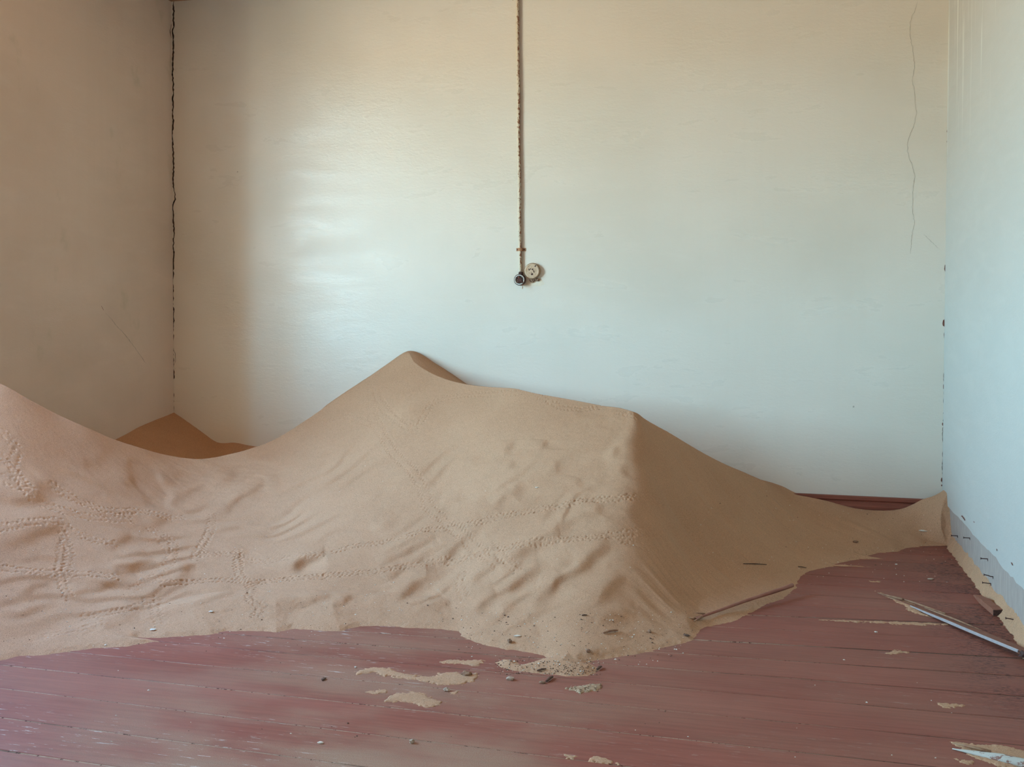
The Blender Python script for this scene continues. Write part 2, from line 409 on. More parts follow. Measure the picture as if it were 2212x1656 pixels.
RIDGE = [(-150,784,4.02),(0,828,4.2),(60,861,4.28),(120,893,4.38),(185,922,4.48),(245,948,4.6),(300,966,4.72),(340,978,4.82),(390,988,4.93),(430,991,5.0),(480,984,5.12),(520,975,5.2),(560,962,5.33),(600,945,5.45),
 (650,914,5.58),(700,880,5.7),(750,846,5.78),(800,813,5.86),(845,783,5.92),(880,762,5.95),(893,780,5.87),(921,800,5.78),(953,815,5.7),(985,825,5.64),(1010,830,5.6),(1064,836,5.52),(1111,839,5.46),(1159,850,5.4),(1200,857,5.36),
 (1238,864,5.33),(1270,870,5.3),(1301,876,5.27),(1340,881,5.23),(1365,888,5.2),(1400,909,5.28),(1440,931,5.38),(1503,969,5.54),(1566,1002,5.7),(1610,1021,5.8),(1646,1037,5.9),(1699,1061,6.02)]
RP = [at_y(*r) for r in RIDGE]
WALLC = [at_y(*q) for q in ((1745,1071,6.02),(1788,1080,6.02),(1851,1096,6.02),(1883,1099,6.02),(1924,1099,6.02),(1950,1094,6.02),(1991,1074,6.02),(2034,1057,PB))]
RWC = [at_x(px, py, XR) for px, py in ((2043,1062),(2051,1100),(2059.6,1147),(2068,1169),(2087.5,1197),(2107,1225),(2128,1253),(2158,1289),(2181,1319),(2197,1341),(2212,1364))]
def lerp3(a, b, t, z): return (a.x+(b.x-a.x)*t, a.y+(b.y-a.y)*t, z)
def v3(l): return [(v.x, v.y, v.z) for v in l]
def ridge_at(px):
    xs = [r[0] for r in RIDGE]
    return at_y(px, float(np.interp(px, xs, [r[1] for r in RIDGE])), float(np.interp(px, xs, [r[2] for r in RIDGE])))
def colpts(pxs, prof):
    out = []
    for px in pxs:
        c = at_z(px, contact_y(px)); r = ridge_at(px)
        for t, g in prof: out.append(lerp3(c, r, t, r.z*g))
    return out
FRONTP = ((.0, .0), (.12, .055), (.25, .155), (.5, .41), (.75, .70))
cols1 = (-150, 0, 130, 250, 340, 430, 520, 610, 700, 790, 880, 960, 1050, 1150, 1250, 1340)
TERM = []
for px, t, g in ((1370,.98,.975),(1378,.93,.92),(1386,.86,.84),(1394,.78,.75),(1400,.68,.64),(1404,.57,.515),(1408,.45,.388),(1414,.33,.262),(1420,.22,.16),(1430,.12,.075)):
    c = at_z(px, contact_y(px)); r = ridge_at(1370); TERM.append(lerp3(c, r, t, r.z*g))
low = colpts((1430, 1490), ((0, 0), (.12, .06)))
F1 = TPS(v3(RP[:34]) + colpts(cols1, FRONTP) + low)
TERM = [(a, b, float(F1(np.array([a]), np.array([b]))[0])) for a, b, c in TERM]
apron = colpts((1500, 1580, 1660), ((0, .0), (.12, .04), (.25, .11), (.5, .37), (.75, .70)))
ap2 = []
for px, w in ((1745, 0), (1810, 1), (1880, 3), (1950, 5), (2000, 6)):
    c = at_z(px, contact_y(px))
    for t, g in ((0, 0), (.2, .09), (.4, .22), (.7, .58)): ap2.append(lerp3(c, WALLC[w], t, WALLC[w].z*g))
F2 = TPS(v3(RP[33:]) + TERM + low + apron + ap2 + v3(WALLC) + v3(RWC) + [(q.x, q.y, .0) for q in CP[74:84]])
back = []
for i in (0, 1, 3, 5, 7, 9):
    q = RP[i]; back += [(q.x, q.y+.16, q.z-.085), (q.x, q.y+.42, max(.30, q.z-.25))]
for i in (11, 13): q = RP[i]; back += [(q.x, q.y+.16, q.z-.075), (q.x, q.y+.4, q.z-.13)]
back += v3([at_y(px, py, PB) for px, py in ((373,889),(420,921),(445,939),(470,955),(505,956),(540,962),(570,964))])
back += v3([at_x(px, py, XL) for px, py in ((340,905),(300,922),(245,950))]) + [(XL, 4.6, .70), (XL, 5.0, .52)]
back += v3([at_y(px, py, PB) for px, py in ((700,879),(800,811),(860,770),(882,758),(905,762),(935,781),(970,803),(1008,829))])
for X_, z_ in ((-1.45, .62), (-1.1, .50), (-.75, .42), (-.4, .35), (-.1, .28), (.136, .225)): back.append((X_, PB, z_))
for i in (28, 31, 33, 35): q = RP[i]; back.append((q.x+.10, q.y+.17, q.z-.10))
BK = TPS(v3(RP) + back)
rx = [q.x for q in RP]; ry = [q.y for q in RP]
ty = [q[1] for q in TERM][::-1]; tx = [q[0] for q in TERM][::-1]
poly = [(q.x, q.y) for q in CP] + [(XR+.5, CP[-1].y), (XR+.5, PB+.5), (XL-1.5, PB+.5), (XL-1.5, CP[0].y)]
NP = len(CP)-1
def sstep(a, b, x):
    t = np.clip((x-a)/(b-a), 0, 1); return t*t*(3-2*t)
def base_h(x, y):
    w = sstep(-.012, .012, y - catmull(rx, ry, x))
    xt = catmull(ty, tx, y); k_ = np.clip((y-ty[0])/(ty[-1]-ty[0]), 0, 1)
    xt = xt + ((vnoise(y, y*0, 5.5, 61)-.5)*.16 + (vnoise(y, y*0, 16, 62)-.5)*.05)*(1-k_)**.3 - .05*(1-k_); wd = np.interp(k_, [0, .55, 1], [.42, .22, .05])
    w2 = sstep(-1, 1, (x-xt)/wd)
    f = F1(x, y)*(1-w2) + F2(x, y)*w2
    return f*(1-w) + BK(x, y)*w
def sdist(x, y):
    d2 = np.full(x.shape, 9.); ins = np.zeros(x.shape, bool)
    n = len(poly)
    for i in range(n):
        (ax, ay), (bx, by) = poly[i], poly[(i+1) % n]
        if i < NP:
            ex, ey = bx-ax, by-ay; t = np.clip(((x-ax)*ex+(y-ay)*ey)/(ex*ex+ey*ey+1e-12), 0, 1)
            d2 = np.minimum(d2, (x-ax-ex*t)**2+(y-ay-ey*t)**2)
        cond = ((ay > y) != (by > y)) & (x < (bx-ax)*(y-ay)/(by-ay+1e-12)+ax); ins ^= cond
    d = np.sqrt(d2); return np.where(ins, d, -d)
def vnoise(x, y, sc, seed):
    r = np.random.default_rng(seed); T = r.random((256, 256)).astype(np.float32)
    u, v = x*sc+1000, y*sc+1000; i, j = np.floor(u).astype(int), np.floor(v).astype(int); a, b = u-i, v-j
    a = a*a*(3-2*a); b = b*b*(3-2*b)
    g = lambda p_, q_: T[p_ & 255, q_ & 255]
    return (g(i, j)*(1-a)+g(i+1, j)*a)*(1-b)+(g(i, j+1)*(1-a)+g(i+1, j+1)*a)*b
def total_base(x, y):
    h = base_h(x, y); D = sdist(x, y)
    D = D + (vnoise(x, y, 90, 5)-.5)*.006 + (vnoise(x, y, 25, 6)-.5)*.010
    toe = np.where(D > 0, (.38 + 1.3*sstep(XR-.20, XR-.05, x))*D + 3*D*D, .25*D)
    k = .008; a = np.maximum(h, .004+.20*np.clip(D, 0, .25)); q = np.clip(.5+.5*(toe-a)/k, 0, 1)
    return toe*(1-q)+a*q - k*q*(1-q)

STEP = .0036
X0, X1, Y0, Y1 = XL-.002, XR+.012, 2.75, PB
nx, ny = int((X1-X0)/STEP), int((Y1-Y0)/STEP)
gx = np.linspace(X0, X1, nx); gy = np.linspace(Y0, Y1, ny)
GX, GY = np.meshgrid(gx, gy)
HGT = total_base(GX, GY)
sx_, sy_ = gx[1]-gx[0], gy[1]-gy[0]
def hsample(A, x, y):
    i = min(max((x-X0)/sx_, 0), nx-1.001); j = min(max((y-Y0)/sy_, 0), ny-1.001); a, b = int(i), int(j); u, v = i-a, j-b
    return (A[b, a]*(1-u)+A[b, a+1]*u)*(1-v)+(A[b+1, a]*(1-u)+A[b+1, a+1]*u)*v
BASE = HGT.copy()
def on_sand(px, py, A=None):
    """first point of the view ray on the sand (or the floor)"""
    A = BASE if A is None else A
    d = ray(px, py); t = 2.6/d.y; prev = t
    while True:
        q = CAMV + d*t
        if q.y >= Y1 or q.x >= X1 or q.x <= X0: return CAMV + d*prev
        zs = max(0, hsample(A, q.x, q.y)) if q.y > Y0 else 0
        if q.z <= zs:
            lo_, hi_ = prev, t
            for _ in range(12):
                mm = (lo_+hi_)/2; q = CAMV + d*mm; zs = max(0, hsample(A, q.x, q.y)) if q.y > Y0 else 0
                if q.z <= zs: hi_ = mm
                else: lo_ = mm
            return CAMV + d*hi_
        prev = t; t += .01/d.length
# wind ripples: lee bands traced where the photograph shows them
def c7(*q): return [(a/3.16, 750+b/3.16) for a, b in q]
def c1(*q): return [(a/3.16, 1156+b/3.16) for a, b in q]
def c2(*q): return [(700+a/3.16, 1156+b/3.16) for a, b in q]
def c8(*q): return [(700+a/3.16, 730+b/3.16) for a, b in q]
def c6(*q): return [(1250+a/3.16, 830+b/3.16) for a, b in q]
RIP = [(c7((-60,1030),(120,1030),(260,1010),(380,900)), 1.7), (c7((-40,1350),(100,1330),(250,1280),(400,1215),(480,1190)), 1.6), (c7((720,1400),(800,1345),(910,1265)), 1.2), (c7((780,1525),(900,1490),(1060,1455)), 1.1),
 (c7((1030,1215),(1100,1180),(1170,1150)), 1.0), (c7((1400,1170),(1500,1130),(1620,1050),(1850,880)), 1.0), (c7((830,940),(930,895)), .8), (c7((1170,890),(1310,845)), .7), (c7((1530,935),(1620,825)), .8),
 (c7((1230,1545),(1340,1485)), 1.1), (c7((1600,1440),(1710,1385)), .9), (c7((1990,1540),(2080,1460),(2230,1425)), 1.4), (c7((1170,1090),(1300,985),(1410,935)), .8), (c7((1750,1310),(1900,1230)), .5),
 (c7((560,820),(640,780)), .5), (c7((1060,960),(1200,920)), .5),
 (c1((120,420),(230,370),(380,340)), 1.5), (c1((-40,565),(150,540),(300,500),(420,470)), 1.5), (c1((480,430),(650,360),(830,300),(950,280)), 1.5), (c1((-40,715),(200,665),(420,630)), 1.2),
 (c1((580,695),(750,640),(900,570),(1010,530)), 1.5), (c1((860,500),(1000,450),(1100,400),(1250,300),(1340,200)), 1.3), (c1((1300,495),(1450,430),(1610,370)), 1.2), (c1((1820,570),(1950,510),(2170,465)), 1.2),
 (c1((-40,840),(150,790),(320,755)), 1.0), (c1((770,245),(900,210),(1060,165)), 1.2), (c1((2100,460),(2260,400)), .8), (c1((1660,340),(1820,290)), .7), (c1((1980,260),(2080,180),(2220,150)), 1.2),
 (c2((370,195),(480,150),(640,70),(770,5)), 1.2), (c2((690,200),(800,170),(900,90),(970,20)), 1.6), (c2((490,460),(600,380),(700,310),(780,285)), 1.3), (c2((1010,345),(1080,260),(1200,205)), 1.1),
 (c2((1240,390),(1330,310),(1480,265)), 1.2), (c2((1260,200),(1370,110),(1500,50),(1620,10)), 1.6), (c2((1430,510),(1550,390),(1640,290),(1750,240),(1830,150),(1960,10)), 1.8), (c2((1020,520),(1100,470),(1190,435)), 1.0),
 (c2((1850,490),(1950,370),(2060,275)), 1.1), (c2((590,570),(720,500),(860,445)), .8), (c2((90,510),(210,395)), .9), (c2((420,300),(560,220)), .7), (c2((1880,600),(2000,560),(2150,520)), .8), (c2((1560,230),(1700,160)), .7),
 (c2((60,640),(180,580)), .5), (c2((2000,740),(2150,640)), .6),
 (c8((1230,800),(1290,695)), .8), (c8((1495,755),(1530,695)), .8), (c8((1270,900),(1300,825)), .6), (c8((1620,930),(1600,825)), .6), (c8((1990,830),(2000,735)), .8), (c8((2060,960),(2055,850)), .7), (c8((1280,1090),(1380,985)), .9),
 (c8((1020,870),(1050,800)), .4), (c8((1150,1140),(1280,1060)), .7), (c8((1030,1115),(1140,1035)), .5), (c8((340,1315),(510,1245)), .5), (c8((780,1165),(920,1130)), .6), (c8((1850,1200),(1910,1135)), .7), (c8((2090,1230),(2212,1130)), .9),
 (c8((930,1395),(1000,1350),(1090,1305)), 1.0), (c8((1560,1340),(1650,1280),(1900,1200)), 1.0), (c8((1720,1010),(1760,960)), .5), (c8((640,1500),(800,1420)), .6), (c8((300,1130),(420,1060)), .3), (c8((1850,600),(1920,530)), .4), (c8((1720,540),(1760,480)), .4)]
def region(x0, x1, y0, y1):
    return (slice(max(0, int((y0-Y0)/sy_)), min(ny, int((y1-Y0)/sy_)+2)), slice(max(0, int((x0-X0)/sx_)), min(nx, int((x1-X0)/sx_)+2)))
def stroke(pts, amp, wl=.022, reach=.100):
    q = [on_sand(max(-40, a), b) for a, b in pts]
    q = [(v.x, v.y) for v in q]
    # resample with Catmull-Rom for soft bends
    pp = [q[0]] + q + [q[-1]]; sm = []
    for i in range(1, len(pp)-2):
        for t in np.linspace(0, 1, 7, endpoint=False):
            sm.append(tuple(.5*((2*pp[i][k]) + (-pp[i-1][k]+pp[i+1][k])*t + (2*pp[i-1][k]-5*pp[i][k]+4*pp[i+1][k]-pp[i+2][k])*t*t + (-pp[i-1][k]+3*pp[i][k]-3*pp[i+1][k]+pp[i+2][k])*t**3) for k in (0, 1)))
    sm.append(q[-1]); sm = np.array(sm)
    seg = np.diff(sm, axis=0); L_ = np.hypot(seg[:, 0], seg[:, 1]); cum = np.r_[0, np.cumsum(L_)]; tot = cum[-1]
    m = reach*3
    sl = region(sm[:, 0].min()-m, sm[:, 0].max()+m, sm[:, 1].min()-m, sm[:, 1].max()+m)
    x, y = GX[sl], GY[sl]
    if x.size == 0: return
    best = np.full(x.shape, 9.); sgn = np.zeros(x.shape); par = np.zeros(x.shape)
    for i in range(len(seg)):
        ax, ay = sm[i]; ex, ey = seg[i]; l2 = ex*ex+ey*ey+1e-12
        t = np.clip(((x-ax)*ex+(y-ay)*ey)/l2, 0, 1); d = np.hypot(x-ax-ex*t, y-ay-ey*t)
        s_ = np.sign(ex*(y-ay)-ey*(x-ax)); k = d < best
        best = np.where(k, d, best); sgn = np.where(k, s_, sgn); par = np.where(k, (cum[i]+t*L_[i])/tot, par)
    d = best*sgn*-1          # positive = right-hand side of the stroke
    tap = np.clip(np.sin(np.pi*par), 0, 1)**.75
    d = d + (vnoise(x, y, 14, 11)-.5)*.03
    HGT[sl] += -amp*tap*np.tanh(d/wl)*np.exp(-(d/reach)**2)*sstep(.012, .06, BASE[sl])
RIPA = .0085
for pts, a in RIP: stroke(pts, a*RIPA*(.58 if pts[0][0] < 420 else .8 if pts[0][0] < 700 else 1))
# a field of lower wind ripples running the same way
dv_ = np.zeros(2)
for pts, a in RIP:
    q0, q1 = on_sand(max(-40, pts[0][0]), pts[0][1]), on_sand(max(-40, pts[-1][0]), pts[-1][1]); d_ = np.array((q1.x-q0.x, q1.y-q0.y)); dv_ += d_ if d_[1] > 0 else -d_
dv_ = dv_/np.hypot(*dv_) + np.array((.55, 0)); dv_ /= np.hypot(*dv_); nx_, ny_ = dv_[1], -dv_[0]
ph = (GX*nx_+GY*ny_)/.155 + (vnoise(GX, GY, 2.6, 71)-.5)*2.6 + (vnoise(GX, GY, 6.5, 72)-.5)*.8
ph = ph - np.floor(ph); saw = np.where(ph < .70, ph/.70, (1-ph)/.30); saw = saw*saw*(3-2*saw)
HGT += (saw-.5)*.0058*sstep(.30, .72, vnoise(GX*1.0, GY*1.0, 4.2, 73))*sstep(.012, .06, BASE)*sstep(.66, .40, BASE)*sstep(-.55, -.85, GX)*sstep(.05, .35, catmull(rx, ry, GX)-GY)
# faint all-over undulation and avalanche streaks on the slip face
lowm = sstep(.02, .08, BASE)*sstep(.62, .30, BASE)
und = vnoise(GX*1.0+GY*.5, GY*2.2-GX*.9, 6, 21)*.6+vnoise(GX*1.0+GY*.5, GY*2.2-GX*.9, 14, 22)*.4
HGT += (und-.5)*.006*lowm*sstep(.1, -.5, GX)
su, sv = GX*.85+GY*-.53, GX*.53+GY*.85        # across / along the slip direction
stm = sstep(.88, .60, GX)*sstep(-.55, -.35, GX)*sstep(.02, .10, BASE)
HGT += ((vnoise(su*.45+sv*.8, sv*7, 3.5, 31)-.5)*.014 + (vnoise(su*.4+5, sv*20, 3.5, 32)-.5)*.0055)*stm*sstep(.02, .30, catmull(rx, ry, GX)-GY)
HGT += (vnoise(GX, GY, 60, 41)-.5)*.0010*sstep(.0, .02, BASE)
# footprints of beetles and lizards
TRK = [(c8((335,290),(320,400),(330,480),(350,570),(420,690),(480,780),(580,880),(640,960),(690,1050),(720,1150),(800,1220),(900,1310),(1000,1390),(1100,1480),(1190,1550)), .020, 1.0),
 (c8((345,320),(390,440),(470,530),(550,590),(640,600),(690,520),(750,440),(870,400),(1000,385),(1150,380),(1290,372),(1350,368)), .016, .9),
 (c8((0,590),(60,550),(130,530),(200,540),(280,570),(340,590)), .014, .7), (c8((1470,395),(1560,440),(1640,475),(1750,485),(1850,475),(1900,470)), .014, .9), (c8((2000,500),(2080,520),(2140,550)), .012, .8),
 (c8((60,1460),(200,1420),(350,1400),(550,1360),(700,1310),(900,1290),(1050,1260),(1200,1220),(1400,1180),(1600,1150),(1800,1110),(2000,1100),(2180,1090)), .013, 1.3),
 (c6((350,785),(440,780),(560,810),(700,880),(800,920),(1000,1010),(1150,1060)), .013, 1.0),
 (c2((0,270),(130,260),(400,240),(600,200),(800,170),(1000,140),(1200,100),(1400,60),(1600,30),(1800,10)), .013, 1.3), (c6((60,1050),(200,1030),(450,1000),(700,990),(900,1000)), .013, 1.0), (c6((240,1060),(480,1110),(700,1190),(950,1290)), .012, .8),
 (c7((0,560),(80,650),(125,700),(100,760),(90,810),(130,880),(190,980),(230,1030)), .016, 1.0), (c7((-20,720),(60,790),(130,900),(190,1000)), .014, 1.0), (c7((0,880),(60,920),(170,960),(250,1000)), .02, .9),
 (c7((350,930),(420,980),(550,1050),(680,1100),(800,1120),(950,1120),(1100,1150),(1250,1160)), .016, 1.2), (c7((280,1060),(430,1110),(560,1150),(700,1170),(900,1180)), .016, 1.0),
 (c7((-20,1245),(150,1210),(350,1190),(410,1190),(470,1240)), .014, 1.1), (c7((430,1250),(465,1350),(470,1450),(430,1550)), .014, 1.1), (c1((440,20),(410,200),(420,300),(460,400),(490,430)), .014, 1.1),
 (c7((530,1260),(650,1320),(800,1340)), .014, 1.1), (c1((-20,210),(150,240),(400,260),(600,270),(800,290)), .014, 1.3), (c1((1100,20),(1170,150),(1120,220),(1030,300),(900,370)), .018, .9), (c1((1330,170),(1390,60),(1440,-60),(1450,-150)), .016, 1.0),
 (c1((1620,100),(1640,270),(1720,360),(1700,430),(1780,490),(1740,560)), .014, 1.2), (c1((1100,340),(1300,310),(1500,300),(1680,310),(1850,310),(2000,290),(2212,280)), .014, 1.3), (c1((1350,130),(1550,130),(1750,170),(1900,170),(2212,130)), .014, 1.0),
 (c1((1080,420),(1060,500),(1080,600)), .014, .9), (c2((950,250),(930,340),(965,420)), .014, 1.0), (c1((560,560),(750,530),(900,500),(1000,450)), .014, 1.0), (c7((1330,1420),(1400,1320),(1450,1230)), .014, 1.0), (c7((1020,1230),(1180,1330),(1180,1420)), .016, 1.0),
 (c1((300,680),(550,640),(700,600)), .012, .8), (c2((1460,380),(1480,290)), .012, .8), (c2((1130,60),(1220,150),(1330,260)), .016, .9)]
BASE2 = HGT.copy()
dots = []
for pts, gauge, k in TRK:
    q = [on_sand(max(-30, a), b) for a, b in pts]; q = np.array([(v.x, v.y) for v in q])
    pp = np.vstack([q[:1], q, q[-1:]]); sm = []
    for i in range(1, len(pp)-2):
        for t in np.linspace(0, 1, 12, endpoint=False):
            sm.append(.5*((2*pp[i])+(-pp[i-1]+pp[i+1])*t+(2*pp[i-1]-5*pp[i]+4*pp[i+1]-pp[i+2])*t*t+(-pp[i-1]+3*pp[i]-3*pp[i+1]+pp[i+2])*t**3))
    sm = np.array(sm+[q[-1]]); sg = np.diff(sm, axis=0); L_ = np.hypot(sg[:, 0], sg[:, 1]); cum = np.r_[0, np.cumsum(L_)]
    s_ = 0.0; step = .022
    while s_ < cum[-1]:
        i = min(np.searchsorted(cum, s_, side='right')-1, len(sg)-1); t = (s_-cum[i])/max(L_[i], 1e-9); c = sm[i]+sg[i]*t; n_ = np.array((-sg[i][1], sg[i][0]))/max(L_[i], 1e-9)
        for s2_ in (-1, 1):
            for off in (.75, 1.25):
                j = RNG.normal(0, .0022, 2); u_ = sg[i]/max(L_[i], 1e-9)
                cc = c + n_*s2_*gauge*off + j + u_*step*(.5 if off > 1 else 0) ; dots.append((cc[0], cc[1], k*RNG.uniform(.5, 1.15)))
        s_ += step*RNG.uniform(.85, 1.15)
for a, b, k in dots:
    sl = region(a-.016, a+.016, b-.016, b+.016); x, y = GX[sl], GY[sl]
    if x.size == 0: continue
    r2 = (x-a)**2+(y-b)**2
    HGT[sl] += k*(-.0046*np.exp(-r2/(2*.0031**2)) + .0005*np.exp(-r2/(2*.0080**2)))*sstep(.0, .02, BASE[sl])

def grid_mesh(name, GX_, GY_, HG, keep, mat):
    idx = -np.ones(HG.shape, int); quad = keep[:-1, :-1] | keep[1:, :-1] | keep[:-1, 1:] | keep[1:, 1:]
    used = np.zeros(HG.shape, bool); used[:-1, :-1] |= quad; used[1:, :-1] |= quad; used[:-1, 1:] |= quad; used[1:, 1:] |= quad
    n = int(used.sum()); idx[used] = np.arange(n)
    co = np.stack([GX_[used], GY_[used], HG[used]], -1).astype(np.float32)
    f = np.stack([idx[:-1, :-1][quad], idx[:-1, 1:][quad], idx[1:, 1:][quad], idx[1:, :-1][quad]], -1).astype(np.int32); nf = len(f)
    me = bpy.data.meshes.new(name); me.vertices.add(n); me.vertices.foreach_set('co', co.ravel())
    me.loops.add(nf*4); me.loops.foreach_set('vertex_index', f.ravel()); me.polygons.add(nf)
    me.polygons.foreach_set('loop_start', np.arange(nf, dtype=np.int32)*4)
    me.polygons.foreach_set('use_smooth', np.ones(nf, bool)); me.update(calc_edges=True)
    return link(name, me, None, mat)
sand = grid_mesh('sand_drift', GX, GY, HGT, HGT > -.001, M_SAND)
tag(sand, 'large drift of pale orange wind-blown sand heaped against the back wall and both corners', 'sand', kind='stuff')

# thin sand left lying on the boards
def patch(px_poly, label, mat, hgt=.0035, soft=.02, seed=0, floor_z=0.0):
    pl = [at_z(a, b, 0) for a, b in px_poly]; pl = [(v.x, v.y) for v in pl]
    xa, xb = min(a for a, b in pl)-.05, max(a for a, b in pl)+.05; ya, yb = min(b for a, b in pl)-.05, max(b for a, b in pl)+.05
    xb = min(xb, XR)
    g = .004; xs = np.arange(xa, xb, g); ys_ = np.arange(ya, yb, g); x, y = np.meshgrid(xs, ys_)
    d2 = np.full(x.shape, 9.); ins = np.zeros(x.shape, bool); n = len(pl)
    for i in range(n):
        (ax, ay), (bx, by) = pl[i], pl[(i+1) % n]; ex, ey = bx-ax, by-ay
        t = np.clip(((x-ax)*ex+(y-ay)*ey)/(ex*ex+ey*ey+1e-12), 0, 1); d2 = np.minimum(d2, (x-ax-ex*t)**2+(y-ay-ey*t)**2)
        ins ^= ((ay > y) != (by > y)) & (x < (bx-ax)*(y-ay)/(by-ay+1e-12)+ax)
    D = np.where(ins, np.sqrt(d2), -np.sqrt(d2))
    D = D + (vnoise(x, y, 110, seed)-.5)*.016 + (vnoise(x, y, 30, seed+1)-.5)*.016 + (vnoise(x, y, 190, seed+2)-.5)*.012
    h = .0012 + np.where(D > 0, hgt*(1-np.exp(-D/soft)), D*.6) + (vnoise(x, y, 200, seed+3)-.5)*.0008
    h = np.where(D <= -.004, -.004, h)
    if not (h > .0012).any(): return None
    o = grid_mesh('sand_patch', x, y, h, h > .0009, mat)
    return tag(o, label, 'sand', kind='stuff')
def r2(*q): return [(700+a/3.16, 1156+b/3.16) for a, b in q]
def r3(*q): return [(1400+a/2.724, 1156+b/2.724) for a, b in q]
PATCHES = [
 (r2((800,865),(900,845),(1000,855),(1110,843),(1090,865),(1030,892),(930,875)), 'thin wisp of sand on the red boards just below the drift edge', M_SAND, .003),
 (r2((225,935),(330,898),(450,903),(490,930),(540,950),(700,965),(800,960),(790,940),(950,945),(1065,938),(1045,990),(950,1018),(800,1022),(700,1003),(560,978),(480,962),(400,958),(340,928),(240,948)), 'long winding patch of sand on the boards with a dark clod on it', M_SAND, .004),
 (r2((405,1138),(450,1100),(470,1075),(600,1068),(700,1083),(730,1110),(825,1140),(740,1168),(650,1163),(590,1143),(500,1133)), 'ragged sand patch on the red boards nearest the camera in the centre', M_SAND, .0035),
 (r2((300,1070),(360,1055),(430,1048),(425,1072),(330,1080)), 'small sand wisp left of the ragged sand patch', M_SAND, .002),
 (r2((860,1065),(900,1055),(940,1075),(910,1092),(870,1085)), 'tiny sand spill beside a pale clod at a board joint', M_SAND, .002),
 (r2((1655,1042),(1750,1030),(1850,1008),(1892,1013),(1862,1052),(1760,1073),(1690,1062)), 'crescent of coarse gravelly sand on the boards below the drift tongue', M_GRAV, .007),
 (r2((1825,1535),(1870,1508),(1950,1530),(2020,1562),(1900,1552)), 'pale sand patch at the bottom edge of the floor', M_SAND, .003),
 (r2((1645,1498),(1725,1512),(1690,1524)), 'faint sand fleck near the bottom edge of the floor', M_SAND, .002),
 (r3((1715,995),(1780,988),(1845,1000),(1800,1012),(1740,1007)), 'small oval of sand alone on the right-hand boards', M_SAND, .003),
 (r3((1338,329),(1440,357),(1560,405),(1600,445),(1680,485),(1560,452),(1470,392)), 'tapering streak of sand beside the long splintered batten', M_SAND, .006),
 (r3((1000,497),(1200,502),(1450,508),(1620,516),(1780,522),(1620,528),(1450,522),(1300,512)), 'sand filling the wide board joint left of the batten', M_SAND, .003),
 (r3((1790,1220),(1900,1228),(2000,1243),(2110,1240),(2230,1270),(2400,1300),(2400,1420),(2212,1375),(2060,1362),(1950,1315),(1880,1285),(1850,1262)), 'sand gathered around the white moulding in the bottom right corner', M_SAND, .005),
 (r3((1390,692),(1460,680),(1530,686),(1440,699)), 'light sand smear below the long batten', M_SAND, .0015),
 (r3((1815,1318),(1910,1330),(1935,1345),(1850,1338)), 'short sand streak left of the white moulding', M_SAND, .002),
 (r3((1295,266),(1350,270),(1320,277)), 'short sand streak on the boards above the batten tip', M_SAND, .002),
]
for i, (pl, lb, mt, hg) in enumerate(PATCHES): patch(pl, lb, mt, hg, seed=50+i*5)

# ------------------------------------------------------------------ electrics on the back wall
def paint_rust(name, paint, rust, thr, sc, rough=.55, side=0):
    t = NT(name); n1 = t.noise(t.scale((1, 1, .6)), sc, 6, .7)
    if side:
        q = t.n('ShaderNodeNewGeometry'); w_ = t.n('ShaderNodeSeparateXYZ'); t.l(q.outputs['Normal'], w_.inputs[0])
        n1 = t.math('ADD', t.math('ADD', n1, t.math('MULTIPLY', w_.outputs[0], side)), t.math('MULTIPLY', t.math('SUBTRACT', t.noise(t.scale((1, 1, 1)), 5, 3), .5), .30))
    return t.out(t.mix(t.rng(n1, thr, thr+.05), paint, rust), rough, t.bump(n1, .3, .002), .4)
M_PIPE = paint_rust('conduit_chipped_paint', (.64, .55, .42), (.24, .095, .045), .54, 110, side=.10)
M_RUST = paint_rust('rust_orange', (.42, .19, .09), (.60, .44, .33), .56, 120, .8)
M_CREAM = paint_rust('socket_cream', (.56, .40, .27), (.47, .32, .20), .5, 50)
M_DARK = simple('dark_rust', (.045, .022, .018), (.09, .04, .03), 150, .8)
M_GUTS = paint_rust('rusted_insides', (.055, .025, .022), (.26, .10, .07), .52, 170, .8)
M_RIM = simple('porcelain_rim', (.72, .72, .68), (.60, .58, .52), 90, .45)
pt = lambda px, py, d=0: at_y(px, py, PB-d)
a = pt(1117, -40, .014); b = pt(1123.5, 596, .014)
cd = empty('conduit_pipe', (b.x, PB, b.z)); tag(cd, 'thin vertical metal conduit with chipped cream paint and rust on the back wall', 'pipe')
def under(o, par): o.matrix_parent_inverse = par.matrix_basis.inverted(); return o
bm = bmesh.new(); add_tube(bm, [a.lerp(b, t) + Vector((.0012*math.sin(t*21), 0, 0)) for t in np.linspace(0, 1, 40)], .0105, 14)
under(obj('pipe', bm, M_PIPE, cd, True), cd)
c = pt(1125.5, 539, 0)
bm = bmesh.new()
for s_ in (-1, 1):
    add_box(bm, c.x + s_*.020 - .0085, c.x + s_*.020 + .0085, PB-.004, PB, c.z-.0095, c.z+.0095)
ring = [Vector((c.x-.003 + .0135*math.cos(t), PB-.013-.0125*math.sin(t), c.z)) for t in np.linspace(0, math.pi, 11)]
ring = [Vector((c.x-.0165, PB, c.z))] + ring[::-1] + [Vector((c.x+.0105, PB, c.z))]
for q, w in zip(ring, ring[1:]):
    n_ = Vector((q.z, 0, 0)); vs = []
    for zz in (-.0095, .0095):
        vs += [bm.verts.new((q.x, q.y, c.z+zz)), bm.verts.new((w.x, w.y, c.z+zz))]
    bm.faces.new((vs[0], vs[1], vs[3], vs[2]))
under(obj('pipe_clip', bm, M_RUST, cd), cd)['label'] = 'rusty orange saddle clip'
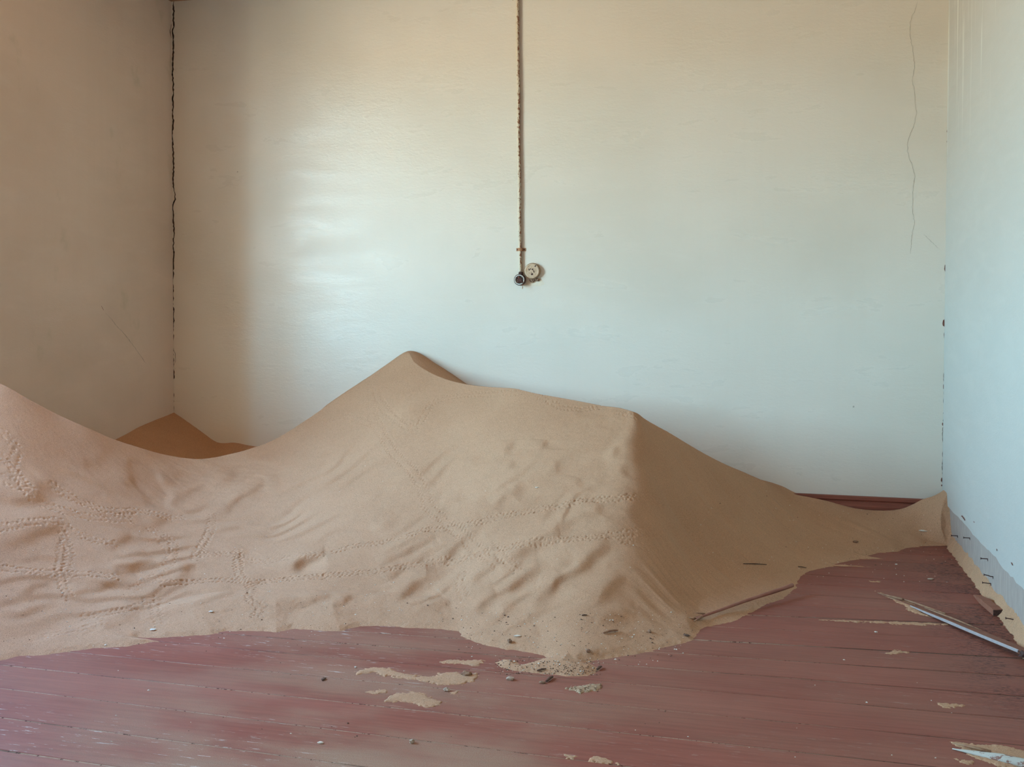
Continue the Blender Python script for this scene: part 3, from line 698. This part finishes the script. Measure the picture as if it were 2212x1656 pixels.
for s_ in (-1, 1):
    bm = bmesh.new(); add_lathe(bm, [(.0045, 0), (.0045, .0055), (0, .0065)], 10, origin=(c.x+s_*.021, PB-.002, c.z)); under(obj('screw', bm, M_DARK, cd), cd)

q = pt(1122, 604, .036)
jb = empty('switch_box', (q.x, PB, q.z)); tag(jb, 'small round rusted open switch box with pale rim at the foot of the conduit', 'switch')
R_ = .0345
bm = bmesh.new(); add_lathe(bm, [(R_*.95, 0), (R_, .004), (R_, .034), (R_*.97, .037), (R_*.88, .037), (R_*.88, .030)], 36, origin=(q.x, PB, q.z)); under(obj('box_body', bm, M_DARK, jb, True), jb)
bm = bmesh.new(); add_lathe(bm, [(R_*.88, .030), (R_*.87, .0375), (R_*.74, .0375), (R_*.71, .032), (R_*.70, .020), (0, .018)], 36, origin=(q.x, PB, q.z)); under(obj('rim', bm, M_RIM, jb, True), jb)['label'] = 'pale porcelain rim'
bm = bmesh.new()
for i in range(40):
    an = random.uniform(0, 6.28); rad = R_*random.uniform(.1, .64); add_lump(bm, (q.x+rad*math.cos(an), PB-.031-random.uniform(0, .006), q.z+rad*math.sin(an)), random.uniform(.004, .0085), jit=.35, sub=1, seed=i)
under(obj('rusted_contacts', bm, M_GUTS, jb), jb)
bm = bmesh.new(); add_tube(bm, [(q.x+.012, PB-.030, q.z-.02), (q.x+.021, PB-.036, q.z-.035), (q.x+.022, PB-.040, q.z-.046), (q.x+.019, PB-.042, q.z-.056)], [.002, .002, .0026, .0014], 8); under(obj('wire_end', bm, M_RUST, jb, True), jb)
bm = bmesh.new(); add_tube(bm, [(q.x+.003, PB-.014, q.z+.026), (q.x+.004, PB-.014, q.z+.048)], [.0155, .0135], 14); under(obj('conduit_collar', bm, M_DARK, jb, True), jb)

q = pt(1149, 585, .030)
so = empty('wall_socket', (q.x, PB, q.z)); tag(so, 'round cream bakelite socket with holes and rust stains on the wall right of the conduit', 'socket')
R_ = .0475
bm = bmesh.new(); add_lathe(bm, [(R_*1.02, 0), (R_*1.04, .006), (R_*1.04, .016), (R_*1.0, .018)], 40, origin=(q.x, PB, q.z)); under(obj('base', bm, M_CREAM, so, True), so)
bm = bmesh.new(); add_lathe(bm, [(R_*.94, .015), (R_*.96, .017), (R_*.96, .026), (R_*.93, .029), (R_*.78, .0305), (R_*.74, .0285), (R_*.70, .0285), (0, .0295)], 40, origin=(q.x, PB, q.z)); under(obj('cover', bm, M_CREAM, so, True), so)
for dx, dz, rr_ in ((-.017, .007, .0035), (.004, .009, .0042), (.010, .000, .003), (.001, -.019, .0052), (-.019, .012, .002), (-.004, -.008, .002), (.022, .030, .004), (-.008, .012, .003), (.013, -.006, .0028)):
    bm = bmesh.new(); add_lump(bm, (q.x+dx, PB-.0290, q.z+dz), rr_*1.35, sy=.35, jit=.25, sub=2, seed=int(dx*9999)); under(obj('pin_hole', bm, M_DARK, so), so)
c = pt(1157, 606, 0)
bm = bmesh.new()
for i, (dx, dz, r_) in enumerate(((-.025, .002, .011), (-.012, .004, .010), (.004, .006, .008), (.016, .006, .010), (-.018, -.004, .008))): add_lump(bm, (c.x+dx, PB-.006, c.z+dz), r_, sy=.9, jit=.3, sub=2, seed=i+70)
tag(obj('mortar_lump', bm, simple('mortar_brown', (.13, .065, .04), (.34, .22, .14), 130, .9)), 'crumbling brown mortar in a broken hole below the round socket', 'mortar')
bm = bmesh.new()
def flat(bm, pts, axis, off):
    vs = [bm.verts.new(v) for v in pts]; bm.faces.new(vs)
pp = [pt(1157+17*math.cos(t)*(1+.2*math.sin(3*t)), 609+11*math.sin(t)*(1+.15*math.cos(2*t)), .0012) for t in np.linspace(0, 6.28, 22, endpoint=False)]
flat(bm, pp, 'y', 0); obj('plaster_stain', bm, simple('cream_plaster', (.74, .645, .50), (.70, .62, .51), 60, .9), wb)

# ------------------------------------------------------------------ cracks and chips in the plaster
M_CRACK = simple('crack_dark', (.030, .016, .010), (.055, .030, .018), 60, .95)
M_CHIP = simple('brick_chip', (.14, .045, .032), (.20, .085, .06), 130, .95)
M_FAINT = simple('hairline', (.30, .27, .22), (.38, .35, .30), 60, .95)
def ribbon(pts, place, width, mat, parent, name='crack', seed=1, jit=1.2, stepx=4):
    rr = random.Random(seed); P2 = []
    for (ax, ay), (bx, by) in zip(pts, pts[1:]):
        n = max(1, int(math.hypot(bx-ax, by-ay)/stepx)); wk = 0
        for i in range(n):
            wk = wk*.75 + rr.uniform(-jit, jit)*1.3; P2.append((ax+(bx-ax)*i/n + wk + rr.uniform(-jit, jit)*.6, ay+(by-ay)*i/n + rr.uniform(-1, 1)))
    P2.append(pts[-1]); bm = bmesh.new(); prev = None
    for i, (x, y) in enumerate(P2):
        w = width*rr.uniform(.55, 1.35)*(1 if 1 < i < len(P2)-2 else .4)
        ca = place(x-w/2, y); cb = place(x+w/2, y); cur = (bm.verts.new(ca), bm.verts.new(cb))
        if prev: bm.faces.new((prev[0], prev[1], cur[1], cur[0]))
        prev = cur
    return obj(name, bm, mat, parent)
onb = lambda x, y: at_y(x, y, PB-.0012)
onl = lambda x, y: at_x(x, y, XL+.0012)
onr = lambda x, y: at_x(x, y, XR-.0012)
ribbon([(374,4),(375,40),(373,62),(373,72),(374,85),(374,165),(373.5,300),(374,345),(373.5,400),(376,413)], onb, 2.9, M_CRACK, wb, seed=2, jit=.8)
ribbon([(376,412),(379,420),(378,430),(374,440),(374,480),(374.5,540),(374,640),(374.5,700),(374,770),(375,820),(374,850),(375,892)], onb, 2.7, M_CRACK, wb, seed=3, jit=.8)
ribbon([(371.5,40),(370,55),(367.5,66),(368,74),(371.5,84)], onl, 1.2, M_CRACK, wl, seed=9, jit=.3)
ribbon([(375,752),(379,765),(379,780),(375,788)], onb, .7, M_CRACK, wb, seed=4, jit=.3)
ribbon([(1900+a_/3.31, b_/3.31) for a_, b_ in ((270,0),(255,75),(215,155),(225,290),(240,380),(252,475),(230,580),(250,660),(262,820),(245,900),(205,1010),(198,1080),(225,1160),(255,1250),(235,1390),(230,1480),(248,1590),(235,1656))]+[(1967,548)], onb, .55, M_FAINT, wb, seed=5, jit=.8)
ribbon([(1995,505),(2012,522),(2030,538)], onb, .6, M_FAINT, wb, seed=6, jit=.4)
ribbon([(219,660),(224,670)], onl, 2.6, M_CHIP, wl, name='scratch', seed=7, jit=.2); ribbon([(228,676),(236,684),(280,735),(316,785)], onl, .8, M_FAINT, wl, name='scratch', seed=8, jit=.3)
ribbon([(2047,440),(2046,500),(2045.5,560),(2043,690),(2041,780),(2039,880),(2036.5,980),(2034.5,1050)], onb, .9, M_CRACK, wb, seed=10, jit=.8)
for i, (x, y, w, h) in enumerate(((2047,283,4,9),(2047,306,4,8),(2048,404,3,4),(2044,541,3,16),(2042,579,5,14),(2039,697,6,16),(2040.5,724,3,14),(2036.5,916,4,7),(2034,1036,4,10),(2034,1048,3,4),(2039,950,2,12),(2038,835,2,10))):
    rr = random.Random(i); pp = [onb(min(x+1.5, x+w/2*math.cos(t)*rr.uniform(.7, 1.2)), y+h/2*math.sin(t)*rr.uniform(.7, 1.2)) for t in np.linspace(0, 6.28, 11, endpoint=False)]
    bm = bmesh.new(); flat(bm, pp, 'y', 0); obj('plaster_chip', bm, M_CHIP, wb)
for i, (x, y, w, h) in enumerate(((2080,1117,8,5),(2083,1121,5,5),(2104,1127,3,3),(2153,1187,3,5),(2186,1218,5,8))):
    rr = random.Random(i+40); pp = [onr(x+w/2*math.cos(t)*rr.uniform(.5, 1.2), y+h/2*math.sin(t)*rr.uniform(.5, 1.2)+ (x and .9*w/2*math.cos(t))) for t in np.linspace(0, 6.28, 9, endpoint=False)]
    bm = bmesh.new(); flat(bm, pp, 'x', 0); obj('plaster_chip', bm, M_CHIP, wr)

# ------------------------------------------------------------------ nails left in the bare strip
M_NAIL = simple('nail_rust', (.05, .018, .018), (.09, .035, .03), 200, .7)
NAILS = [((2069,1157), .030, 0, 'rusty nail nearest the corner sand in the bare wall strip'), ((2095.5,1161.5), .028, 0, 'rusty nail just right of the corner sand, second from the corner'),
 ((2134,1206.6), .028, 0, 'straight rusty nail high in the middle of the bare wall strip'), ((2145.5,1245), .036, .006, 'crooked rusty nail in the bare strip above a straight one'),
 ((2141,1260), .034, .002, 'rusty nail just above the sand, below the crooked nail'), ((2197,1338.5), .040, .004, 'long rusty nail low beside the wood block')]
for (px, py), ln, bend, lb in NAILS:
    b = at_x(px, py, XR+.009); nl = empty('nail', b); tag(nl, lb, 'nail', 'nails in the bare wall strip')
    bm = bmesh.new(); add_tube(bm, [(.006, 0, 0), (-ln*.3, 0, 0), (-ln*.62, 0, bend*.7), (-ln, 0, bend)], .0021, 8); obj('shaft', bm, M_NAIL, nl, True)
    bm = bmesh.new(); add_tube(bm, [(-ln-.0022, 0, bend), (-ln, 0, bend)], .0048, 12); obj('head', bm, M_NAIL, nl)
    bm = bmesh.new(); add_tube(bm, [(-.0003, 0, -.001), (-.0012, -.001, -.005), (-.0004, -.002, -.010)], [.0022, .002, .0008], 6); obj('shadow_tick', bm, M_NAIL, nl)  # dark tick below the nail stands in for its bent shadow

# ------------------------------------------------------------------ wood scraps
M_STICK = simple('stick_red_brown', (.29, .105, .065), (.36, .145, .095), 12, .6, .3, (1, 1, 1))
M_SPLINT = simple('raw_splinter', (.36, .20, .11), (.26, .12, .07), 40, .85, .4)
M_BATT = wood_paint('batten_paint', (.29, .115, .072), (.38, .19, .115), dirt=False)
M_WHITE = simple('lavender_white_paint', (.40, .345, .335), (.35, .30, .30), 60, .5)
def peeled():
    t = NT('peeling_white_paint'); n1 = t.noise(t.scale((8, 20, 20)), 3.0, 5, .65)
    return t.out(t.mix(t.rng(n1, .53, .58), (.50, .455, .39), (.24, .11, .08)), .5, t.bump(n1, .3, .003), .4)
M_PEEL = peeled()
# dowel lying on the toe of the drift
a = on_sand(1503, 1338, HGT); b = at_z(1711, 1263, .045)
a = a + Vector((0, 0, .005))
stick = empty('broken_stick', (a.x, a.y, 0)); tag(stick, 'red-brown broken wooden stick lying on the right-hand edge of the sand', 'stick')
bm = bmesh.new(); N = 18; pts_ = []
for i in range(N+1):
    t = i/N; q = a.lerp(b, t); hs = max(hsample(HGT, q.x, q.y), 0) + .004 if t < .75 else 0
    q.z = max(q.z, hs) if t < .8 else q.z; q += Vector((.002*math.sin(t*9), .003*math.sin(t*5), 0)); pts_.append(q)
add_tube(bm, pts_, [.0048+.0045*t for t in np.linspace(0, 1, N+1)], 14); under(obj('shaft', bm, M_STICK, stick, True), stick)
dv = (b-a).normalized(); sd = Vector((-dv.y, dv.x, 0))
bm = bmesh.new(); add_tube(bm, [a+dv*.03+sd*.003, a-dv*.012+sd*.004+Vector((0,0,.002)), a-dv*.028+sd*.012+Vector((0,0,.007))], [.0055, .0045, .0012], 8)
add_tube(bm, [a+dv*.035-sd*.004, a+dv*.014-sd*.008, a-dv*.024-sd*.011-Vector((0,0,.002))], [.005, .0045, .0012], 8)
add_tube(bm, [a+dv*.06+sd*.004+Vector((0,0,.004)), a+dv*.035+sd*.014+Vector((0,0,.010)), a+dv*.022+sd*.019+Vector((0,0,.013))], [.004, .003, .0008], 6)
under(obj('splintered_end', bm, M_SPLINT, stick, True), stick)

def prism(name, pts_a, top_w, h, mat, parent, front_h=None): pass
# long batten: brown face, pale painted edge towards the camera
A = at_z(1928, 1291, .004); B = at_z(2206, 1414, .012)
dv = B-A; LN = dv.length; dv.normalize(); sd = Vector((dv.y, -dv.x, 0)).normalized()      # towards the camera
bt = empty('splintered_batten', A); tag(bt, 'long splintered brown batten with a pale edge lying on the boards by the right wall', 'batten')
bm = bmesh.new(); rows = []
for i in range(40):
    t = i/25; w = .036*min(1, .10+t*2.0); hh = .013*min(1, .25+t*1.6); j = random.uniform(-.0012, .0012)
    bs = A + dv*(t*LN); z0 = .002 + .014*t*t
    near = bs + sd*(.004 if t > .17 else -.004*(1-t/.17)); farv = bs - sd*(w) + sd*j
    rows.append([bm.verts.new((near.x, near.y, z0)), bm.verts.new((near.x, near.y, z0+hh)), bm.verts.new((farv.x, farv.y, z0+hh*.95)), bm.verts.new((farv.x, farv.y, z0))])
for p_, q_ in zip(rows, rows[1:]):
    for k in range(4): bm.faces.new((p_[k], p_[(k+1)%4], q_[(k+1)%4], q_[k]))
bm.faces.new(rows[0]); bm.faces.new(rows[-1][::-1]); under(obj('batten_body', bm, M_BATT, bt), bt)
bm = bmesh.new(); rows = []
for i in range(20):
    t = .17+.82*i/19; bs = A + dv*(t*LN) + sd*.0045; z0 = .002+.014*t*t; hh = .0125*min(1, .25+t*1.6)
    w = .0045 if i > 1 else .002
    rows.append([bm.verts.new((bs+sd*dx) + Vector((0, 0, z0+dz-bs.z))) for dx, dz in ((0, .003), (w, .0035), (w, hh*.85+random.uniform(-.001, .0005)), (0, hh+.0008))])
for p_, q_ in zip(rows, rows[1:]):
    for k in range(4): bm.faces.new((p_[k], p_[(k+1)%4], q_[(k+1)%4], q_[k]))
bm.faces.new(rows[0]); bm.faces.new(rows[-1][::-1]); o = under(obj('painted_edge', bm, M_WHITE, bt), bt); o['label'] = 'pale lavender-white painted edge'
bm = bmesh.new(); u0 = at_z(1896, 1280, .004)
add_tube(bm, [u0, u0.lerp(A, .6)+Vector((0,0,.003)), A+dv*.06-sd*.008+Vector((0,0,.010))], [.001, .004, .006], 6)
u1 = at_z(1940, 1290, .012); add_tube(bm, [u1, A+dv*.12-sd*.022+Vector((0,0,.011)), A+dv*.30-sd*.034+Vector((0,0,.015))], [.0015, .004, .004], 6)
u2 = at_z(1990, 1307, .03); add_tube(bm, [A+dv*.20-sd*.012+Vector((0,0,.013)), A+dv*.36-sd*.020+Vector((0,0,.0155)), A+dv*.52-sd*.026+Vector((0,0,.016))], [.002, .0045, .0012], 6)
under(obj('splinter', bm, M_SPLINT, bt, True), bt)
bm = bmesh.new(); add_lump(bm, B + dv*.012 - sd*.008 + Vector((0, 0, .004)), .017, 1.3, .9, .8, 0, .3, 2, 5); under(obj('dark_end', bm, M_DARK, bt), bt)  # dark lump closing the end of the batten

# white quarter-round moulding, bottom right
A = at_z(2057, 1614, .006); B = at_z(2330, 1672, .012)
dv = (B-A); LN = dv.length; dv.normalize(); sd = Vector((dv.y, -dv.x, 0)).normalized()
wm = empty('white_moulding', A); tag(wm, 'broken piece of white half-round moulding with peeling paint in the bottom right corner', 'moulding')
bm = bmesh.new(); rows = []
for i in range(30):
    t = i/29; k = min(1, .10 + t*2.2); bs = A+dv*(t*LN); row = []
    for an in np.linspace(0, math.pi, 9): row.append(bm.verts.new(bs + sd*(.017*k*math.cos(an)) + Vector((0, 0, -bs.z + .002 + .018*k*math.sin(an) + random.uniform(-.0004, .0004)))))
    rows.append(row)
for p_, q_ in zip(rows, rows[1:]):
    for k in range(8): bm.faces.new((p_[k], p_[k+1], q_[k+1], q_[k]))
    bm.faces.new((p_[8], p_[0], q_[0], q_[8]))
bm.faces.new(rows[0]); bm.faces.new(rows[-1][::-1]); under(obj('moulding_body', bm, M_PEEL, wm, True), wm)
bm = bmesh.new()
u0 = at_z(2058, 1604, .01); add_tube(bm, [u0, u0.lerp(A+dv*.1, .5)-sd*.010+Vector((0,0,.002)), A+dv*.10-sd*.012+Vector((0,0,.006))], [.0012, .004, .005], 6); under(obj('splinter', bm, M_SPLINT, wm, True), wm)

# short block of wood by the right wall
A = at_z(2106, 1288, .0); B = at_z(2155, 1330, .0)
dv = B-A; LN = dv.length; dv.normalize(); sd = Vector((-dv.y, dv.x, 0)).normalized()
if sd.x < 0: sd = -sd                        # towards the right wall
blk = empty('wood_block', A); tag(blk, 'short split block of red-brown wood lying against the foot of the right wall', 'block')
bm = bmesh.new(); rows = []
for i in range(12):
    t = i/11; k = min(1, .35+t*1.6); bs = A + dv*(t*LN); j = random.uniform(-.002, .002)
    rows.append([bm.verts.new(Vector((v.x, v.y, zz))) for v, zz in ((bs-sd*.017*k, .001), (bs-sd*.017*k+sd*j, .025*k), (bs+sd*.019*k, .027*k+j*.5), (bs+sd*.019*k, .001))])
for p_, q_ in zip(rows, rows[1:]):
    for k in range(4): bm.faces.new((p_[k], p_[(k+1)%4], q_[(k+1)%4], q_[k]))
bm.faces.new(rows[0]); bm.faces.new(rows[-1][::-1]); under(obj('block_body', bm, M_BATT, blk), blk)
bm = bmesh.new(); e0 = A + dv*(LN+.001)
vs = [bm.verts.new(Vector((v.x, v.y, zz))) for v, zz in ((e0-sd*.017, .002), (e0-sd*.017, .024), (e0+sd*.019, .026), (e0+sd*.019, .002))]
vs2 = [bm.verts.new(v.co - dv*.004) for v in vs]; bm.faces.new(vs); bm.faces.new(vs2[::-1])
for k in range(4): bm.faces.new((vs[k], vs[(k+1)%4], vs2[(k+1)%4], vs2[k]))
under(obj('end_grain', bm, M_DARK, blk), blk)['label'] = 'dark sawn end'

# ------------------------------------------------------------------ clods, chips and twigs
M_CLOD = simple('clod_brown', (.20, .10, .06), (.30, .17, .10), 120, .95)
M_PALE = simple('clod_pale', (.46, .34, .25), (.36, .24, .16), 120, .9)
M_CHALK = simple('plaster_white', (.70, .62, .52), (.60, .52, .42), 120, .85)
M_TWIG = simple('twig_dark', (.09, .045, .03), (.15, .08, .05), 120, .9)
def hz(x, y): return max(0., hsample(HGT, x, y)) if y > Y0 else 0.
SM = [('clod', 1007, 1459, .019, 1.1, .8, .55, M_CLOD, 'brown clod sitting on the long winding sand patch', 'clod'),
 ('clod', 965, 1492, .011, 1.3, .8, .7, M_PALE, 'pale clod on a board joint below the winding sand patch', 'clod'),
 ('clod', 1102, 1468, .013, 1.2, .9, .6, M_PALE, 'pinkish clod on bare boards left of the twig', 'clod'),
 ('clod', 1171, 1475, .010, 1.3, .8, .5, M_CLOD, 'low brown crumb touching the short dark twig', 'clod'),
 ('clod', 1101, 1387, .010, .9, 1.0, .9, M_CLOD, 'brown clod near the lower edge of the drift left of the gravel tongue', 'clod'),
 ('clod', 1271, 1408, .009, 1, 1, .8, M_CLOD, 'brown pebble at the drift edge above the gravel tongue', 'pebble'),
 ('clod', 699, 1468, .008, 1, 1.6, .6, M_TWIG, 'dark crumb in a board joint at left centre', 'clod'),
 ('clod', 890, 1604, .009, 1, .9, .8, M_PALE, 'pale pebble on the boards at the bottom centre', 'pebble'),
 ('clod', 1848, 1171, .012, 1.2, .9, .6, M_CLOD, 'brown clod on the sand in front of the baseboard', 'clod'),
 ('clod', 1403, 1365, .008, 1, 1, .8, M_CLOD, 'small brown pebble on sand left of the stick', 'pebble'),
 ('clod', 1483, 1373, .009, 1.6, .9, .5, M_TWIG, 'dark crumb at the sand edge below the stick', 'clod'),
 ('plaster_fragment', 330, 1360, .013, 1.4, .7, .3, M_CHALK, 'white plaster flake on the sand edge at far left', 'plaster'),
 ('plaster_fragment', 456, 1321, .010, 1.1, .8, .35, M_CHALK, 'white plaster flake on sand above the left floor edge', 'plaster'),
 ('plaster_fragment', 692, 1605, .010, 1.2, .8, .4, M_CHALK, 'white flake on the bottom left boards', 'plaster'),
 ('plaster_fragment', 1993, 1147, .016, 1.8, .6, .35, M_CHALK, 'long white plaster chip on sand near the right corner', 'plaster'),
 ('plaster_fragment', 2010, 1251, .015, 1.2, .8, .3, M_PALE, 'flat pale flake alone on the far right boards', 'plaster'),
 ('plaster_fragment', 1892, 1365, .007, 1.2, .8, .4, M_CHALK, 'tiny white flake on boards below the batten', 'plaster'),
 ('plaster_fragment', 1118, 1374, .011, 1.8, .6, .4, M_CHALK, 'white flake on debris-strewn sand above the red floor inlet', 'plaster'),
 ('plaster_fragment', 1936, 1219, .008, 1.1, .9, .4, M_CHALK, 'white flake on far boards near the upper sand wisp', 'plaster'),
 ('plaster_fragment', 1160, 1053, .008, 1.4, .8, .4, M_CHALK, 'white chip high on the front slope of the dune', 'plaster'),
 ('plaster_fragment', 768, 1441, .006, 1, 1, .5, M_CHALK, 'tiny white crumb left of the winding sand patch', 'plaster')]
for i, (nm, px, py, r_, ax, ay, az, mt, lb, ct) in enumerate(SM):
    q = on_sand(px, py, HGT); z_ = hz(q.x, q.y)
    r_ *= .78 if nm == 'plaster_fragment' else .9
    bm = bmesh.new(); add_lump(bm, (0, 0, r_*az*.7), r_, ax, ay, az, random.uniform(-.4, .4), .22, 2, 100+i)
    o = obj(nm, bm, mt); o.location = (q.x, q.y, z_); tag(o, lb, ct)
TW = [((1180,1474),(1194,1464), .005, 'short thick dark twig on the boards below the gravel tongue'), ((1257,1330),(1268,1329), .0025, 'thin dark twig on the sand above the debris'),
 ((1303,1369),(1335,1363), .0045, 'split wood splinter on the sand at centre right'), ((1606,1218),(1656,1220), .0025, 'thin dry stalk on the sand left of the stick top'),
 ((1724,1224),(1742,1227), .0022, 'thin bent stalk at the sand edge above the stick'), ((1160,1450),(1180,1446), .0035, 'dark twig lying on the gravel tongue'),
 ((1290,1448),(1299,1442), .005, 'dark wood crumb at the right end of the gravel tongue')]
for i, (a_, b_, r_, lb) in enumerate(TW):
    a = on_sand(*a_, HGT); b = on_sand(*b_, HGT); a.z = hz(a.x, a.y)+r_; b.z = hz(b.x, b.y)+r_
    m_ = (a+b)/2; m_.z = max(m_.z, hz(m_.x, m_.y)+r_)+r_*.5
    bm = bmesh.new(); add_tube(bm, [a-a, m_-a, b-a], [r_*.7, r_, r_*.6], 7); o = obj('twig', bm, M_TWIG if i != 2 else M_SPLINT); o.location = a; tag(o, lb, 'twig')
# countless crumbs: pale shell and plaster grit, dark grit
def grit(name, label, mat, spots, smin, smax, seed):
    r = np.random.default_rng(seed); bm = bmesh.new()
    for (x0, y0, x1, y1, n) in spots:
        for _ in range(n):
            px, py = r.uniform(x0, x1), r.uniform(y0, y1); q = on_sand(px, py, HGT)
            if q.x > XR-.02 or q.x < XL+.02 or q.y > PB-.05: continue
            s = r.uniform(smin, smax)*(1 if r.random() < .85 else 1.7); z_ = hz(q.x, q.y); an = r.uniform(0, 3.14); ca, sa = math.cos(an)*s*r.uniform(.8, 1.8), math.sin(an)*s
            v = [bm.verts.new((q.x+dx, q.y+dy, z_+dz)) for dx, dy, dz in ((ca, sa, .0004), (-sa, ca*.6, .0004), (-ca, -sa, .0004), (sa, -ca*.6, .0004), (0, 0, s*.8+.0006))]
            for k in range(4): bm.faces.new((v[k], v[(k+1) % 4], v[4]))
    tag(obj(name, bm, mat), label, 'grit', kind='stuff')
grit('pale_grit', 'scattered pale shell and plaster grit on the sand and boards', M_CHALK, [(0,1270,700,1400,90),(0,1100,700,1270,25),(700,1250,1000,1350,45),(1000,1320,1480,1440,150),(1070,1425,1295,1458,60),(1500,1040,2040,1230,80),(1750,1200,2060,1260,30),(700,900,1500,1250,14),(1226,1480,1298,1494,5),(0,1420,2100,1640,22)], .0013, .0027, 1)
grit('dark_grit', 'scattered dark wood and rust grit on the sand and boards', M_TWIG, [(990,1320,1500,1430,170),(1070,1425,1297,1458,150),(1180,1435,1297,1458,60),(0,1280,700,1400,40),(1500,1060,2040,1230,70),(1226,1480,1298,1494,25),(700,1300,1000,1352,20),(400,1400,1500,1600,25)], .0013, .0027, 2)
